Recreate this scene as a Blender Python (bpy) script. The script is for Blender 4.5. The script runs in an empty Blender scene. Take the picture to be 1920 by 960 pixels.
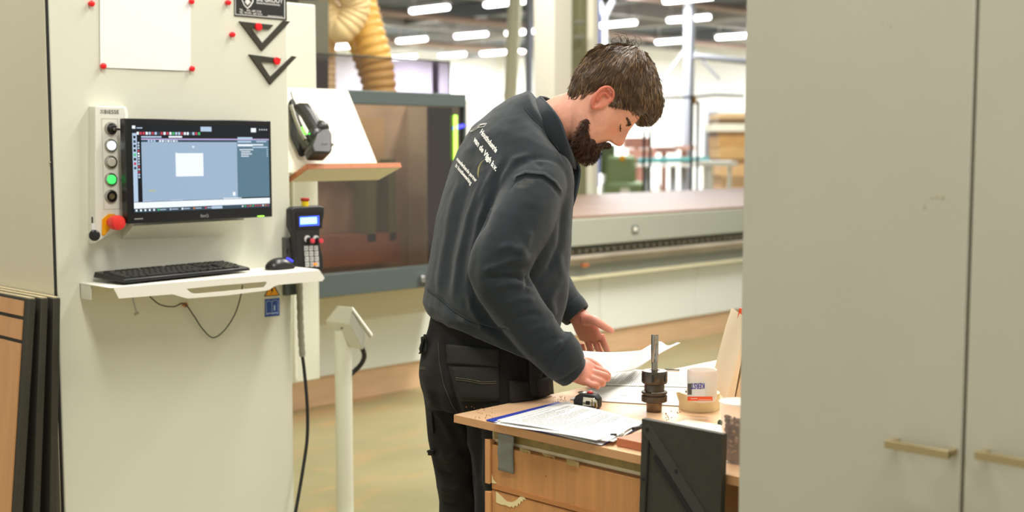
import bpy, bmesh, math, random
import numpy as np
from mathutils import Vector, Matrix, Euler, noise
from mathutils.bvhtree import BVHTree
random.seed(7)
PI = math.pi
SC = bpy.context.scene
COL = SC.collection

# ------------------------------------------------------------------ camera
HEAD, PITCH, EYE, FPX = math.radians(44.5), math.radians(5.06), 1.5, 2370.0
cd = bpy.data.cameras.new('camera'); cam = bpy.data.objects.new('camera', cd); COL.objects.link(cam)
cam.location = (0, 0, EYE)
cam.rotation_euler = (math.pi/2 - PITCH, 0, HEAD - math.pi/2)
cd.sensor_width = 36; cd.lens = FPX/1920*36; cd.clip_end = 200
cd.dof.use_dof = True; cd.dof.focus_distance = 3.2; cd.dof.aperture_fstop = 2.8
SC.camera = cam

# ------------------------------------------------------------------ light, exposure
SC.view_settings.view_transform = 'Standard'; SC.view_settings.look = 'None'
SC.view_settings.gamma = 1; SC.view_settings.use_curve_mapping = False
SC.view_settings.exposure = 0.0
w = bpy.data.worlds.new('ambient_fill'); SC.world = w; w.use_nodes = True
w.node_tree.nodes['Background'].inputs[0].default_value = (1.0, 0.975, 0.90, 1)
w.node_tree.nodes['Background'].inputs[1].default_value = 0.66  # even ambient fill, added; enters through the open unseen sides of the hall
def area(name, loc, sx, sy, power, col=(1, .965, .895), rot=(0, 0, 0)):
    l = bpy.data.lights.new(name, 'AREA'); l.shape = 'RECTANGLE'; l.size = sx; l.size_y = sy
    l.energy = power; l.color = col
    o = bpy.data.objects.new(name, l); COL.objects.link(o); o.location = loc; o.rotation_euler = rot
    return o
area('ceiling_lamp', (1.2, .4, 4.5), .5, 3.0, 165)
area('ceiling_lamp', (3.9, 2.4, 4.5), .5, 3.0, 175)
area('ceiling_lamp', (1.0, 5.2, 4.5), .5, 3.0, 130)
area('ceiling_lamp', (6.2, 3.6, 4.5), .6, 3.0, 310, (1, .97, .9))
area('hall_fill', (8.2, 8.0, 4.5), .4, 3.0, 150, (1, .97, .92))  # added light without a fixture, brightens the cream tower
for p, e in (((14, 11, 4.5), 450), ((20, 17, 4.5), 650), ((29.5, 30.5, 4.5), 2100), ((31.5, 18, 4.5), 1350), ((18, 31.5, 4.5), 1600)):
    area('hall_fill', p, .4, 4.0, e, (.93, .96, 1))  # fill lights added to brighten the far hall and whiten its walls

# ------------------------------------------------------------------ photo geometry
RT = Vector((math.sin(HEAD), -math.cos(HEAD), 0)); HF = Vector((math.cos(HEAD), math.sin(HEAD), 0)); ZU = Vector((0, 0, 1))
FW = HF*math.cos(PITCH) - ZU*math.sin(PITCH); UPV = HF*math.sin(PITCH) + ZU*math.cos(PITCH)
CAM = Vector((0, 0, EYE))
def ray(px, py): return FW + RT*((px-960)/FPX) + UPV*((480-py)/FPX)
def at_x(px, py, X): r = ray(px, py); return CAM + r*(X/r.x)
def at_y(px, py, Y): r = ray(px, py); return CAM + r*(Y/r.y)
def at_z(px, py, Z): r = ray(px, py); return CAM + r*((Z-EYE)/r.z)
def at_d(px, py, d): r = ray(px, py); return CAM + r*(d/r.dot(HF))

# ------------------------------------------------------------------ materials
def lin(c):
    if isinstance(c, str):
        c = [int(c[i:i+2], 16)/255 for i in (0, 2, 4)]
    return tuple((x/12.92 if x <= .04045 else ((x+.055)/1.055)**2.4) for x in c)
MATS = {}
def mat(name, col, rough=.5, metal=0, var=0, vscale=20, bump=0, bscale=200, stretch=(1, 1, 1), emit=0, col2=None,
        alpha=None, trans=0, spec=.5, sheen=0, coat=0, sss=0, ior=1.45, wood=0):
    if name in MATS: return MATS[name]
    m = bpy.data.materials.new(name); m.use_nodes = True; MATS[name] = m
    nt = m.node_tree; b = nt.nodes['Principled BSDF']; L = nt.links.new
    c = lin(col)
    b.inputs['Base Color'].default_value = (*c, 1); b.inputs['Roughness'].default_value = rough
    b.inputs['Metallic'].default_value = metal; b.inputs['Specular IOR Level'].default_value = spec
    b.inputs['IOR'].default_value = ior
    m.diffuse_color = (*c, 1)
    if sheen: b.inputs['Sheen Weight'].default_value = sheen; b.inputs['Sheen Roughness'].default_value = .5
    if coat: b.inputs['Coat Weight'].default_value = coat; b.inputs['Coat Roughness'].default_value = .15
    if sss:
        b.inputs['Subsurface Weight'].default_value = sss; b.inputs['Subsurface Radius'].default_value = (.012, .004, .002)
        b.inputs['Subsurface Scale'].default_value = 1
    if trans: b.inputs['Transmission Weight'].default_value = trans
    if alpha is not None: b.inputs['Alpha'].default_value = alpha
    if emit:
        b.inputs['Emission Color'].default_value = (*c, 1); b.inputs['Emission Strength'].default_value = emit
    if var or bump or wood or col2:
        tc = nt.nodes.new('ShaderNodeTexCoord'); mp = nt.nodes.new('ShaderNodeMapping')
        mp.inputs['Scale'].default_value = stretch
        L(tc.outputs['Object'], mp.inputs['Vector'])
    if var or wood or col2:
        n = nt.nodes.new('ShaderNodeTexNoise'); n.inputs['Scale'].default_value = vscale; n.inputs['Detail'].default_value = 6
        n.inputs['Roughness'].default_value = .62
        if wood: n.inputs['Distortion'].default_value = wood
        L(mp.outputs[0], n.inputs['Vector'])
        rp = nt.nodes.new('ShaderNodeValToRGB')
        rp.color_ramp.elements[0].position = .32; rp.color_ramp.elements[1].position = .68
        if col2 is not None: a_, b_ = lin(col2), c
        else: a_, b_ = tuple(x*(1-var) for x in c), tuple(min(1, x*(1+var*.7)) for x in c)
        rp.color_ramp.elements[0].color = (*a_, 1); rp.color_ramp.elements[1].color = (*b_, 1)
        L(n.outputs['Fac'], rp.inputs[0]); L(rp.outputs[0], b.inputs['Base Color'])
    if bump:
        n2 = nt.nodes.new('ShaderNodeTexNoise'); n2.inputs['Scale'].default_value = bscale; n2.inputs['Detail'].default_value = 4
        L(mp.outputs[0], n2.inputs['Vector'])
        bp = nt.nodes.new('ShaderNodeBump'); bp.inputs['Strength'].default_value = bump; bp.inputs['Distance'].default_value = .002
        L(n2.outputs['Fac'], bp.inputs['Height']); L(bp.outputs[0], b.inputs['Normal'])
    return m

def pane(name, tint, gloss=.07):
    m = bpy.data.materials.new(name); m.use_nodes = True; nt = m.node_tree; nt.nodes.clear()
    o = nt.nodes.new('ShaderNodeOutputMaterial'); t = nt.nodes.new('ShaderNodeBsdfTransparent'); g = nt.nodes.new('ShaderNodeBsdfGlossy'); x = nt.nodes.new('ShaderNodeMixShader')
    t.inputs[0].default_value = (*tint, 1); g.inputs['Roughness'].default_value = .08; x.inputs[0].default_value = gloss
    nt.links.new(t.outputs[0], x.inputs[1]); nt.links.new(g.outputs[0], x.inputs[2]); nt.links.new(x.outputs[0], o.inputs[0]); m.diffuse_color = (*tint, .5); return m
CREAM = mat('cream powder coat', 'dbdbc9', .45, var=.015, vscale=3, bump=.05, bscale=900)
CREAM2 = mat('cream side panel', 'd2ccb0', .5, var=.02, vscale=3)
PALE = mat('pale cream paint', 'e9e8db', .5, var=.02, vscale=2)
WHITEP = mat('white paint', 'eeece0', .4)
BLACKP = mat('black plastic', '1b1b1a', .35)
BLACKM = mat('matt black plastic', '222221', .6, bump=.1, bscale=800)
GREYP = mat('grey plastic', '6c6d66', .5)
DGREY = mat('dark grey paint', '4f5856', .45, var=.03, vscale=4)
STEEL = mat('steel', 'b5b3aa', .28, metal=1)
CHROME = mat('chrome', 'dddddd', .1, metal=1)
RED = mat('red plastic', 'f21d26', .35)
YEL = mat('yellow plastic', 'f0a80c', .45)
PAPER = mat('white paper', 'e3e3df', .8)
PRINT = mat('grey print', '9c9c99', .8)
MDF = mat('black mdf', '37352b', .7, var=.12, vscale=60, bump=.1, bscale=500)

# ------------------------------------------------------------------ mesh building
def wloc(o):
    v = Vector((0, 0, 0))
    while o is not None: v += o.location; o = o.parent
    return v
class MB:
    def __init__(s): s.v, s.f, s.m, s.xf = [], [], [], None
    def add(s, vs, fs, mi=0):
        n = len(s.v)
        for p in vs:
            p = Vector(p); s.v.append(s.xf @ p if s.xf is not None else p)
        for f in fs: s.f.append([i+n for i in f]); s.m.append(mi)
        return s
    def box(s, x0, x1, y0, y1, z0, z1, mi=0):
        return s.add([(x0,y0,z0),(x1,y0,z0),(x1,y1,z0),(x0,y1,z0),(x0,y0,z1),(x1,y0,z1),(x1,y1,z1),(x0,y1,z1)],
                     [(0,3,2,1),(4,5,6,7),(0,1,5,4),(1,2,6,5),(2,3,7,6),(3,0,4,7)], mi)
    def obox(s, c, a, b, d, mi=0):
        c, a, b, d = map(Vector, (c, a, b, d))
        return s.add([c+a*i+b*j+d*k for k in (-1,1) for i, j in ((-1,-1),(1,-1),(1,1),(-1,1))],
                     [(0,3,2,1),(4,5,6,7),(0,1,5,4),(1,2,6,5),(2,3,7,6),(3,0,4,7)], mi)
    def prism(s, pts, vec, mi=0):
        n = len(pts); vec = Vector(vec); pts = [Vector(p) for p in pts]
        return s.add(pts+[p+vec for p in pts], [list(range(n))[::-1], list(range(n, 2*n))]+[(i, (i+1) % n, (i+1) % n+n, i+n) for i in range(n)], mi)
    def ring(s, outer, inner, vec, mi=0):
        n = len(outer); vec = Vector(vec); o = [Vector(p) for p in outer]; q = [Vector(p) for p in inner]
        vs = o+q+[p+vec for p in o]+[p+vec for p in q]; fs = []
        for i in range(n):
            j = (i+1) % n
            fs += [(i, j, j+n, i+n), (i+2*n, i+3*n, j+3*n, j+2*n), (i, i+2*n, j+2*n, j), (i+n, j+n, j+3*n, i+3*n)]
        return s.add(vs, fs, mi)
    def tube(s, pts, r, n=10, mi=0, flat=None):
        pts = [Vector(p) for p in pts]; k = len(pts)
        rs = [r]*k if not isinstance(r, (list, tuple)) else r
        vs, fs, prev = [], [], None
        for i, p in enumerate(pts):
            t = (pts[min(i+1, k-1)]-pts[max(i-1, 0)]).normalized()
            if prev is None: u = t.orthogonal().normalized()
            else: u = (prev - t*prev.dot(t)).normalized()
            prev = u; w_ = t.cross(u)
            for j in range(n):
                a = 2*PI*j/n; vs.append(p+(u*math.cos(a)+w_*math.sin(a))*rs[i])
        for i in range(k-1):
            for j in range(n):
                fs.append((i*n+j, i*n+(j+1) % n, (i+1)*n+(j+1) % n, (i+1)*n+j))
        fs += [list(range(n))[::-1], list(range((k-1)*n, k*n))]
        return s.add(vs, fs, mi)
    def lathe(s, base, axis, prof, n=32, mi=0):
        base = Vector(base); t = Vector(axis).normalized(); u = t.orthogonal().normalized(); w_ = t.cross(u)
        vs, fs = [], []; k = len(prof)
        for (r, h) in prof:
            for j in range(n):
                a = 2*PI*j/n; vs.append(base+t*h+(u*math.cos(a)+w_*math.sin(a))*max(r, 1e-5))
        for i in range(k-1):
            for j in range(n): fs.append((i*n+j, i*n+(j+1) % n, (i+1)*n+(j+1) % n, (i+1)*n+j))
        fs += [list(range(n))[::-1], list(range((k-1)*n, k*n))]
        return s.add(vs, fs, mi)
    def ell(s, c, a, b, d, nu=20, nv=12, mi=0):
        c, a, b, d = Vector(c), Vector(a), Vector(b), Vector(d)
        vs, fs = [c+d], []
        for i in range(1, nv):
            ph = PI*i/nv
            for j in range(nu):
                th = 2*PI*j/nu; vs.append(c+(a*math.cos(th)+b*math.sin(th))*math.sin(ph)+d*math.cos(ph))
        vs.append(c-d); e = len(vs)-1
        for j in range(nu): fs.append((0, 1+j, 1+(j+1) % nu)); fs.append((e, 1+(nv-2)*nu+(j+1) % nu, 1+(nv-2)*nu+j))
        for i in range(nv-2):
            for j in range(nu): fs.append((1+i*nu+j, 1+(i+1)*nu+j, 1+(i+1)*nu+(j+1) % nu, 1+i*nu+(j+1) % nu))
        return s.add(vs, fs, mi)
    def loft(s, rings, mi=0):
        n = len(rings[0]); vs = [p for r in rings for p in r]; fs = []; k = len(rings)
        for i in range(k-1):
            for j in range(n): fs.append((i*n+j, i*n+(j+1) % n, (i+1)*n+(j+1) % n, (i+1)*n+j))
        fs += [list(range(n))[::-1], list(range((k-1)*n, k*n))]
        return s.add(vs, fs, mi)
    def grid(s, rows, mi=0):
        a, b = len(rows), len(rows[0])
        return s.add([p for r in rows for p in r], [(i*b+j, i*b+j+1, (i+1)*b+j+1, (i+1)*b+j) for i in range(a-1) for j in range(b-1)], mi)
    def build(s, name, mats, parent=None, bevel=0, smooth=35, recalc=True, solid=0, segs=2):
        off = wloc(parent) if parent else Vector((0, 0, 0))
        me = bpy.data.meshes.new(name); me.from_pydata([p-off for p in s.v], [], s.f); me.validate()
        if not isinstance(mats, (list, tuple)): mats = [mats]
        for m_ in mats: me.materials.append(m_)
        if len(me.polygons) == len(s.m): me.polygons.foreach_set('material_index', s.m)
        if recalc:
            bm = bmesh.new(); bm.from_mesh(me); bmesh.ops.recalc_face_normals(bm, faces=bm.faces); bm.to_mesh(me); bm.free()
        if smooth:
            me.polygons.foreach_set('use_smooth', [True]*len(me.polygons)); me.set_sharp_from_angle(angle=math.radians(smooth))
        me.update()
        o = bpy.data.objects.new(name, me); COL.objects.link(o)
        if parent: o.parent = parent
        if bevel:
            b = o.modifiers.new('bevel', 'BEVEL'); b.width = bevel; b.segments = segs; b.limit_method = 'ANGLE'
        if solid:
            b = o.modifiers.new('solid', 'SOLIDIFY'); b.thickness = solid; b.offset = 0
        return o
def tag(o, label, cat, group=None, kind=None):
    if label: o['label'] = label
    if cat: o['category'] = cat
    if group: o['group'] = group
    if kind: o['kind'] = kind
    return o
def thing(name, label, cat, loc=(0, 0, 0), group=None):
    o = bpy.data.objects.new(name, None); COL.objects.link(o); o.location = loc; o.empty_display_size = .05
    return tag(o, label, cat, group)
def struct(o): o['kind'] = 'structure'; return o
def dup(root, loc, label=None):
    r = root.copy(); COL.objects.link(r); r.location = loc
    if label: r['label'] = label
    for ch in list(root.children):
        c = ch.copy(); COL.objects.link(c); c.parent = r
        for g in ch.children:
            d = g.copy(); COL.objects.link(d); d.parent = c
    return r
def text_into(mb, body, o, dx, dy, size, depth=.0008, mi=0, spacing=1.0, shear=0, bold=0, align='LEFT', warp=None):
    """lettering: o = origin, dx = reading direction, dy = up direction (unit vectors)"""
    cu = bpy.data.curves.new('t', 'FONT'); cu.body = body; cu.size = size; cu.space_character = spacing
    cu.align_x = align; cu.shear = shear; cu.offset = bold; cu.resolution_u = 3
    ob = bpy.data.objects.new('t', cu); COL.objects.link(ob)
    dg = bpy.context.evaluated_depsgraph_get(); me = bpy.data.meshes.new_from_object(ob.evaluated_get(dg))
    vs = [v.co.copy() for v in me.vertices]; fs = [list(p.vertices) for p in me.polygons]
    bpy.data.objects.remove(ob); bpy.data.curves.remove(cu); bpy.data.meshes.remove(me)
    if warp: P = [warp(v.x, v.y) for v in vs]
    else: P = [Vector(o)+Vector(dx)*v.x+Vector(dy)*v.y for v in vs]
    mb.add(P, fs, mi)
    return max([v.x for v in vs] or [0])
def spline(pts, n=8):
    pts = [Vector(p) for p in pts]; out = []
    for i in range(len(pts)-1):
        p0, p1, p2, p3 = pts[max(i-1, 0)], pts[i], pts[i+1], pts[min(i+2, len(pts)-1)]
        for k in range(n):
            t = k/n
            out.append(.5*((2*p1)+(p2-p0)*t+(2*p0-5*p1+4*p2-p3)*t*t+(3*p1-p0-3*p2+p3)*t**3))
    out.append(pts[-1]); return out
def interp(x, xs, ys): return float(np.interp(x, xs, ys))
XA, YA = Vector((1, 0, 0)), Vector((0, 1, 0))
# ================================================================== hall
FLOORM = mat('epoxy floor', 'a09670', .3, col2='87835f', vscale=.9, stretch=(1, 1.6, 1), bump=.05, bscale=30)
nt = FLOORM.node_tree; bs = nt.nodes['Principled BSDF']; src = bs.inputs['Base Color'].links[0].from_socket
tc = nt.nodes.new('ShaderNodeTexCoord'); mp = nt.nodes.new('ShaderNodeMapping'); mp.inputs['Scale'].default_value = (.8, 2.2, 1); mp.inputs['Rotation'].default_value = (0, 0, .9)
nz = nt.nodes.new('ShaderNodeTexNoise'); nz.inputs['Scale'].default_value = 2.2; nz.inputs['Detail'].default_value = 7; nz.inputs['Distortion'].default_value = .8
rp = nt.nodes.new('ShaderNodeValToRGB'); rp.color_ramp.elements[0].position = .53; rp.color_ramp.elements[1].position = .70; rp.color_ramp.elements[1].color = (.8, .8, .8, 1)
mx = nt.nodes.new('ShaderNodeMix'); mx.data_type = 'RGBA'; mx.inputs[7].default_value = (*lin('b98f62'), 1)
nt.links.new(tc.outputs['Object'], mp.inputs['Vector']); nt.links.new(mp.outputs[0], nz.inputs['Vector']); nt.links.new(nz.outputs['Fac'], rp.inputs[0])
nt.links.new(rp.outputs[0], mx.inputs[0]); nt.links.new(src, mx.inputs[6]); nt.links.new(mx.outputs[2], bs.inputs['Base Color'])
b = MB(); b.box(-3, 34.2, -3, 34.2, -.1, 0); struct(b.build('floor', FLOORM))
# worn orange streaks in the coating of the floor
CEILM = mat('dark roof sheet', '474f5c', .8, var=.1, vscale=1, stretch=(1, .2, 1))
b = MB(); b.box(-3, 34.2, -3, 34.2, 4.95, 5.05)
struct(b.build('ceiling', CEILM))
WALLM = mat('white hall wall', 'f7f7f5', .8, var=.02, vscale=.5)
b = MB(); b.box(-3, 34.2, 34.0, 34.2, 0, 4.95); struct(b.build('wall_back', WALLM))
b = MB(); b.box(34.0, 34.2, -3, 34.0, 0, 4.95); struct(b.build('wall_right', WALLM))
BEAM = mat('pale roof beam', 'b3b1b3', .7); BEAMD = mat('steel grey beam', '6d727c', .5); PIPE = mat('pinkish sprinkler pipe', 'bba29a', .5)
k = 0
for Y in (13.5, 19.5, 25.5, 31.5):
    k += 1; b = MB(); b.box(6, 34, Y-.12, Y+.12, 4.55, 4.95); struct(b.build('trim_%d' % k, BEAM))
for X in (12, 17, 22, 27, 32):
    k += 1; b = MB(); b.box(X-.15, X+.15, 6, 34, 4.62, 4.95); struct(b.build('trim_%d' % k, BEAM if X % 2 else BEAMD))
for i, (Y, X0) in enumerate(((16.5, 8), (22.6, 10), (28.7, 12))):
    b = MB(); b.tube([(X0, Y, 4.5), (34, Y, 4.5)], .09, 10)
    tag(b.build('ceiling_pipe', PIPE), ('nearest', 'middle', 'farthest')[i]+' pinkish pipe running under the dark hall ceiling', 'pipe', 'pipes under the hall ceiling')
# strip lights
GLOW = mat('lit tube', 'ffffff', .5, emit=11); HOUS = mat('lamp housing', 'e6e6e6', .5)
lamps = [(805, 17, 'long light strip highest left of the hall, above the hose top'), (948, 5, 'light strip at the top edge beside the leaning yellow pipe'),
 (772, 75, 'light strip just right of the thick yellow hose'), (883, 66, 'light strip between the hose and the leaning pipe'),
 (848, 103, 'far light strip above the smoked pane corner'), (927, 99, 'far light strip left of the leaning pipe'),
 (653, 86, 'small light strip glimpsed left of the thick yellow hose'),
 (757, 107, 'low light strip seen beside the hose at the smoked pane top edge'), (1290, -2, 'light strip cut by the picture top near the right cabinet'),
 (1291, 35, 'broad light strip right of the man above the grey column'), (1262, 77, 'light strip left of the grey steel column'),
 (1156, 45, 'light strip behind the blue cable above the man head'), (1378, 68, 'light strip touching the right cabinet edge'),
 (980, 60, 'light end seen between leaning pipe and cream pillar')]
proto = None
for (px, py, lb) in lamps:
    p = at_z(px, py, 4.38)
    if proto is None:
        proto = thing('strip_light', lb, 'lamp', p, 'strip lights under the hall ceiling')
        b = MB(); b.box(p.x-.06, p.x+.06, p.y-.62, p.y+.62, p.z+.04, p.z+.10); b.build('housing', HOUS, proto)
        for dy in (-.5, .5): b = MB(); b.box(p.x-.012, p.x+.012, p.y+dy-.012, p.y+dy+.012, p.z+.09, 4.95); b.build('hanger', HOUS, proto)
        b = MB(); b.box(p.x-.07, p.x+.07, p.y-.58, p.y+.58, p.z-.05, p.z+.04); b.build('diffuser', GLOW, proto, bevel=.03)
    else: dup(proto, p, lb)

# far columns and things
def wcol(px0, px1, d, z0=0, z1=4.95):
    c = at_d((px0+px1)/2, 270, d); s = (px1-px0)/FPX*d/1.417/2
    return c.x-s, c.x+s, c.y-s, c.y+s, z0, z1
PILL = mat('cream pillar paint', 'eeead6', .5); OLIVE = mat('olive green paint', '8b8a68', .6)
c = wcol(1000, 1072, 13.0)
tower = thing('machine_tower', 'tall cream lift tower with olive back behind the machine table and the man', 'machine', ((c[0]+c[1])/2, (c[2]+c[3])/2, 0))
b = MB(); b.box(*c); b.build('cream_column', PILL, tower, bevel=.01)
c = wcol(1070, 1103, 13.3); b = MB(); b.box(*c); b.build('olive_column', OLIVE, tower)
c = wcol(1100, 1122, 13.2); b = MB(); b.box(*c); b.build('cream_post', PILL, tower)
for i, yy in enumerate((42, 70)):
    p = at_d(1086, yy, 13.0); b = MB(); b.obox(p, RT*.05, HF*.06, ZU*.012); b.build('clamp', GREYP, tower)
b = MB(); b.tube([at_d(1124, -30, 12.6), at_d(1124, 60, 12.6), at_d(1123, 140, 12.6), at_d(1123, 350, 12.6)], .007, 8)
tag(b.build('blue_cable', mat('blue cable', '2a63d8', .5)), 'thin blue cable hanging down beside the cream lift tower', 'cable')
b = MB(); b.tube([at_d(968, -60, 16), at_d(963, 60, 16), at_d(956, 200, 16), at_z(948, 480, 0)], .085, 16)
for yy in (85, 178): p = at_d(962-(yy-60)*.05, yy, 16); b.tube([p-ZU*.02, p+ZU*.02], .092, 16)
tag(b.build('leaning_pipe', mat('pale yellow pipe', 'dcd8b8', .45)), 'pale yellow pipe leaning slightly, left of the cream tower', 'pipe')
b = MB(); c = wcol(984, 999, 24, 0); b.box(*c)
tag(b.build('steel_column', mat('blue grey steel', '8f939c', .5)), 'narrow blue grey steel column between pipe and cream tower', 'column')
LG = mat('light grey steel', 'a6a9b0', .5)
b = MB(); c = wcol(1280, 1300, 26, 0); b.box(*c); b.build
col = thing('steel_column', 'light grey steel column with diagonal braces right of the man', 'column', (c[0], c[2], 0))
b.build('shaft', LG, col)
for (a1, a2) in (((1240, 155), (1285, 92)), ((1300, 95), (1350, 150)), ((1225, 330), (1275, 420))):
    b = MB(); b.tube([at_d(*a1, 26), at_d(*a2, 26)], .028, 6); b.build('brace', LG, col)
b = MB(); b.tube([at_d(1302, 105, 25.5), at_d(1420, 118, 25.5)], .06, 8); b.build('cross_beam', LG, col)
wh = mat('white steel', 'e4e6ea', .5)
yb = thing('roof_brace', 'white forked steel post above the man head right of the blue cable', 'column', at_z(1133, 480, 0)*0+at_d(1133, 330, 20))
for pts in (((1133, 340), (1134, 30)), ((1134, 32), (1118, -10)), ((1134, 32), (1150, 0))):
    b = MB(); b.tube([at_d(*pts[0], 20), at_d(*pts[1], 20)], .045, 8); b.build('post', wh, yb)
# black frame of a rack
rk = thing('pipe_rack', 'thin black upright rack frame with a cross bar behind the machine table', 'rack', at_d(1260, 360, 15))
for x, t_, in ((1208, 245), (1219, 245), (1298, 180), (1309, 190)):
    p = at_d(x, t_, 15); b = MB(); b.tube([p, Vector((p.x, p.y, 0))], .017, 8); b.build('post', BLACKM, rk)
b = MB(); b.tube([at_d(1240, 184, 15), at_d(1300, 182, 15), at_d(1340, 178, 15), at_d(1395, 180, 15)], .014, 8); b.build('cross_bar', BLACKM, rk)
b = MB(); p = at_d(1303, 195, 15); b.tube([p, p+ZU*.1], .02, 8); b.build('fitting', mat('brass', 'b08a4a', .4, metal=1), rk)
# stack of wooden sheets on the far right
dsk = 19.0
stk = [(1349, 214, 9, 'c9a777'), (1347, 226, 4, '6d5436'), (1341, 236, 14, 'd9d3bd'), (1347, 252, 6, '7c5a33'), (1348, 266, 18, 'b5894f'), (1349, 286, 16, 'c29a62'), (1351, 302, 4, '8e6a40'), (1351, 324, 8, 'cfa673'), (1353, 340, 22, 'a5835a'), (1350, 360, 16, 'c79f77')]
nm = ['topmost tan sheet', 'second, dark sheet from the top', 'pale grey sheet third from the top', 'dark brown sheet below the pale one', 'upper ochre bundle', 'lower ochre bundle', 'thin brown sheet under the ochre bundles', 'tan sheet in the lower half', 'thick grey brown bundle', 'lowest tan bundle']
bz = [at_d(1350, 212, dsk).z]+[at_d(1350, y_, dsk).z for y_ in (222, 232, 246, 255, 276, 297, 308, 330, 350, 364)]
for i_, ((x, y, h, cc), q) in enumerate(zip(stk, nm)):
    p = at_d(x, y, dsk); zt_, zb_ = bz[i_], bz[i_+1]
    b = MB(); b.obox(Vector((p.x, p.y, (zt_+zb_)/2))+RT*.6+HF*.5, RT*.6, HF*.5, ZU*(zt_-zb_)/2, 0)
    tag(b.build('wood_sheet', mat('sheet '+cc, cc, .7, var=.1, vscale=6)), q+' of the wood stack beside the right cabinet', 'wood sheet', 'sheets stacked in the far hall')
p = at_d(1349, 375, dsk); b = MB(); zb_ = bz[-1]
b.obox(Vector((p.x, p.y, zb_/2))+RT*.6+HF*.5, RT*.55, HF*.45, ZU*zb_/2); tag(b.build('stack_base', mat('brown pallet wood', '9a7c58', .8, var=.2, vscale=5)), 'brown wooden base carrying the wood stack by the right cabinet', 'pallet')
# green machine, pink boxes, teal rail, white tables
GR = mat('machine green', '7f9163', .5, var=.08, vscale=3)
p = at_d(1168, 360, 17)
gm = thing('green_machine', 'old green workshop machine behind the machine table, below the man face', 'machine', Vector((p.x, p.y, 0)))
b = MB(); b.obox(Vector((p.x, p.y, .5)), RT*.28, HF*.3, ZU*.5); b.obox(Vector((p.x, p.y, 1.15))-RT*.05, RT*.2, HF*.25, ZU*.2); b.build('body', GR, gm, bevel=.05)
b = MB(); b.obox(Vector((p.x, p.y, 1.3))-RT*.22, RT*.1, HF*.2, ZU*.2); b.build('motor', mat('dark green', '596846', .5), gm, bevel=.03)
b = MB(); b.obox(Vector((p.x, p.y, .88))-HF*.31, RT*.06, HF*.01, ZU*.04); b.build('name_plate', WHITEP, gm)
b = MB(); b.lathe(Vector((p.x, p.y, 1.32))-HF*.31-RT*.04, -HF, [(.04, 0), (.04, .02), (.02, .03)], 16); b.build('dial', YEL, gm)
pk = [(1194, 268, 24, 10, 'd09684'), (1203, 288, 22, 8, 'dba08c'), (1245, 281, 22, 6, 'c79486'), (1283, 277, 14, 4, 'cfa391')]
for i, (x, y, w_, h_, cc) in enumerate(pk):
    dd0 = (24, 22.5, 25.5, 21.8)[i]; p = at_d(x, y, dd0); b = MB(); b.obox(p, RT*(w_/FPX*24), HF*.3, ZU*(h_/FPX*24), 0)
    b.obox(p-ZU*(p.z/2), RT*.05, HF*.05, ZU*(p.z/2-.02)); 
    tag(b.build('packed_crate', mat('pink crate '+cc, cc, .7)), ('leftmost and highest pink crate behind the thin black posts', 'second pink crate in front of the white wall', 'pink crate between the pairs of black posts', 'small pinkish crate at the grey column foot')[i], 'crate', 'pink crates at the far wall')
tl = thing('roller_table', 'low far table with a teal rail behind the machine bed', 'table', at_d(1250, 330, 21))
b = MB(); b.tube([at_d(1196, 301, 21), at_d(1330, 299, 21)], .045, 8); b.build('rail', mat('teal paint', '5fa9a6', .5), tl)
b = MB(); p = at_d(1255, 310, 21.3); b.obox(p, RT*.55, HF*.3, ZU*.02); b.build('top', WHITEP, tl)
for x in (1262, 1282, 1212):
    p = at_d(x, 312, 21.3); b = MB(); b.tube([p, Vector((p.x, p.y, 0))], .06, 6); b.build('leg', LG, tl)
t2 = thing('white_trestle', 'white trestle table right of the black rack posts', 'table', at_d(1345, 330, 16))
b = MB(); p = at_d(1347, 307, 16); b.obox(p+HF*.3, RT*.24, HF*.3, ZU*.03); b.build('top', WHITEP, t2)
for x in (1322, 1333, 1368):
    p = at_d(x, 312, 16.2); b = MB(); b.tube([p, Vector((p.x, p.y, 0))], .03, 6); b.build('leg', WHITEP, t2)
b = MB(); p = at_d(1336, 235, 23); b.obox(Vector((p.x, p.y, .9)), RT*.14, HF*.14, ZU*.9); b.obox(p, RT*.1, HF*.1, ZU*.25, 1)
tag(b.build('window_bench', [LG, mat('pale blue film', 'dfe9f7', .5)]), 'pale blue wrapped post left of the wood stack', 'post')
# ================================================================== CNC machine with its bed
BASEY = 5.8
BASEM = mat('pale machine paint', 'e8ebe2', .42, var=.015, vscale=2)
BEDG = mat('grey green bed paint', 'a3a698', .45, var=.03, vscale=3)
PLY = mat('plywood plinth', 'd9b58e', .6, var=.1, vscale=3, stretch=(1, 1, 6))
mc = thing('cnc_machine', 'long pale machining centre with grey bed and smoked front behind the man', 'machine', (6, BASEY, 0))
def zy(px, py, Y): return at_y(px, py, Y).z
XL = 2.2; XR = 12.5; XB = at_y(875, 300, 5.35).x+.22
z1 = .17; b = MB(); b.box(XL, XR, BASEY+.02, BASEY+.5, 0, z1)
b.build('plinth', PLY, mc)
zt = at_y(1230, 508, BASEY).z
for i in range(9):
    x0 = XL+i*1.15; b = MB(); b.box(x0+.004, x0+1.146, BASEY, BASEY+2.2, z1, zt); b.build('base_panel', BASEM, mc, bevel=.006)
XE = 4.95
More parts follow.
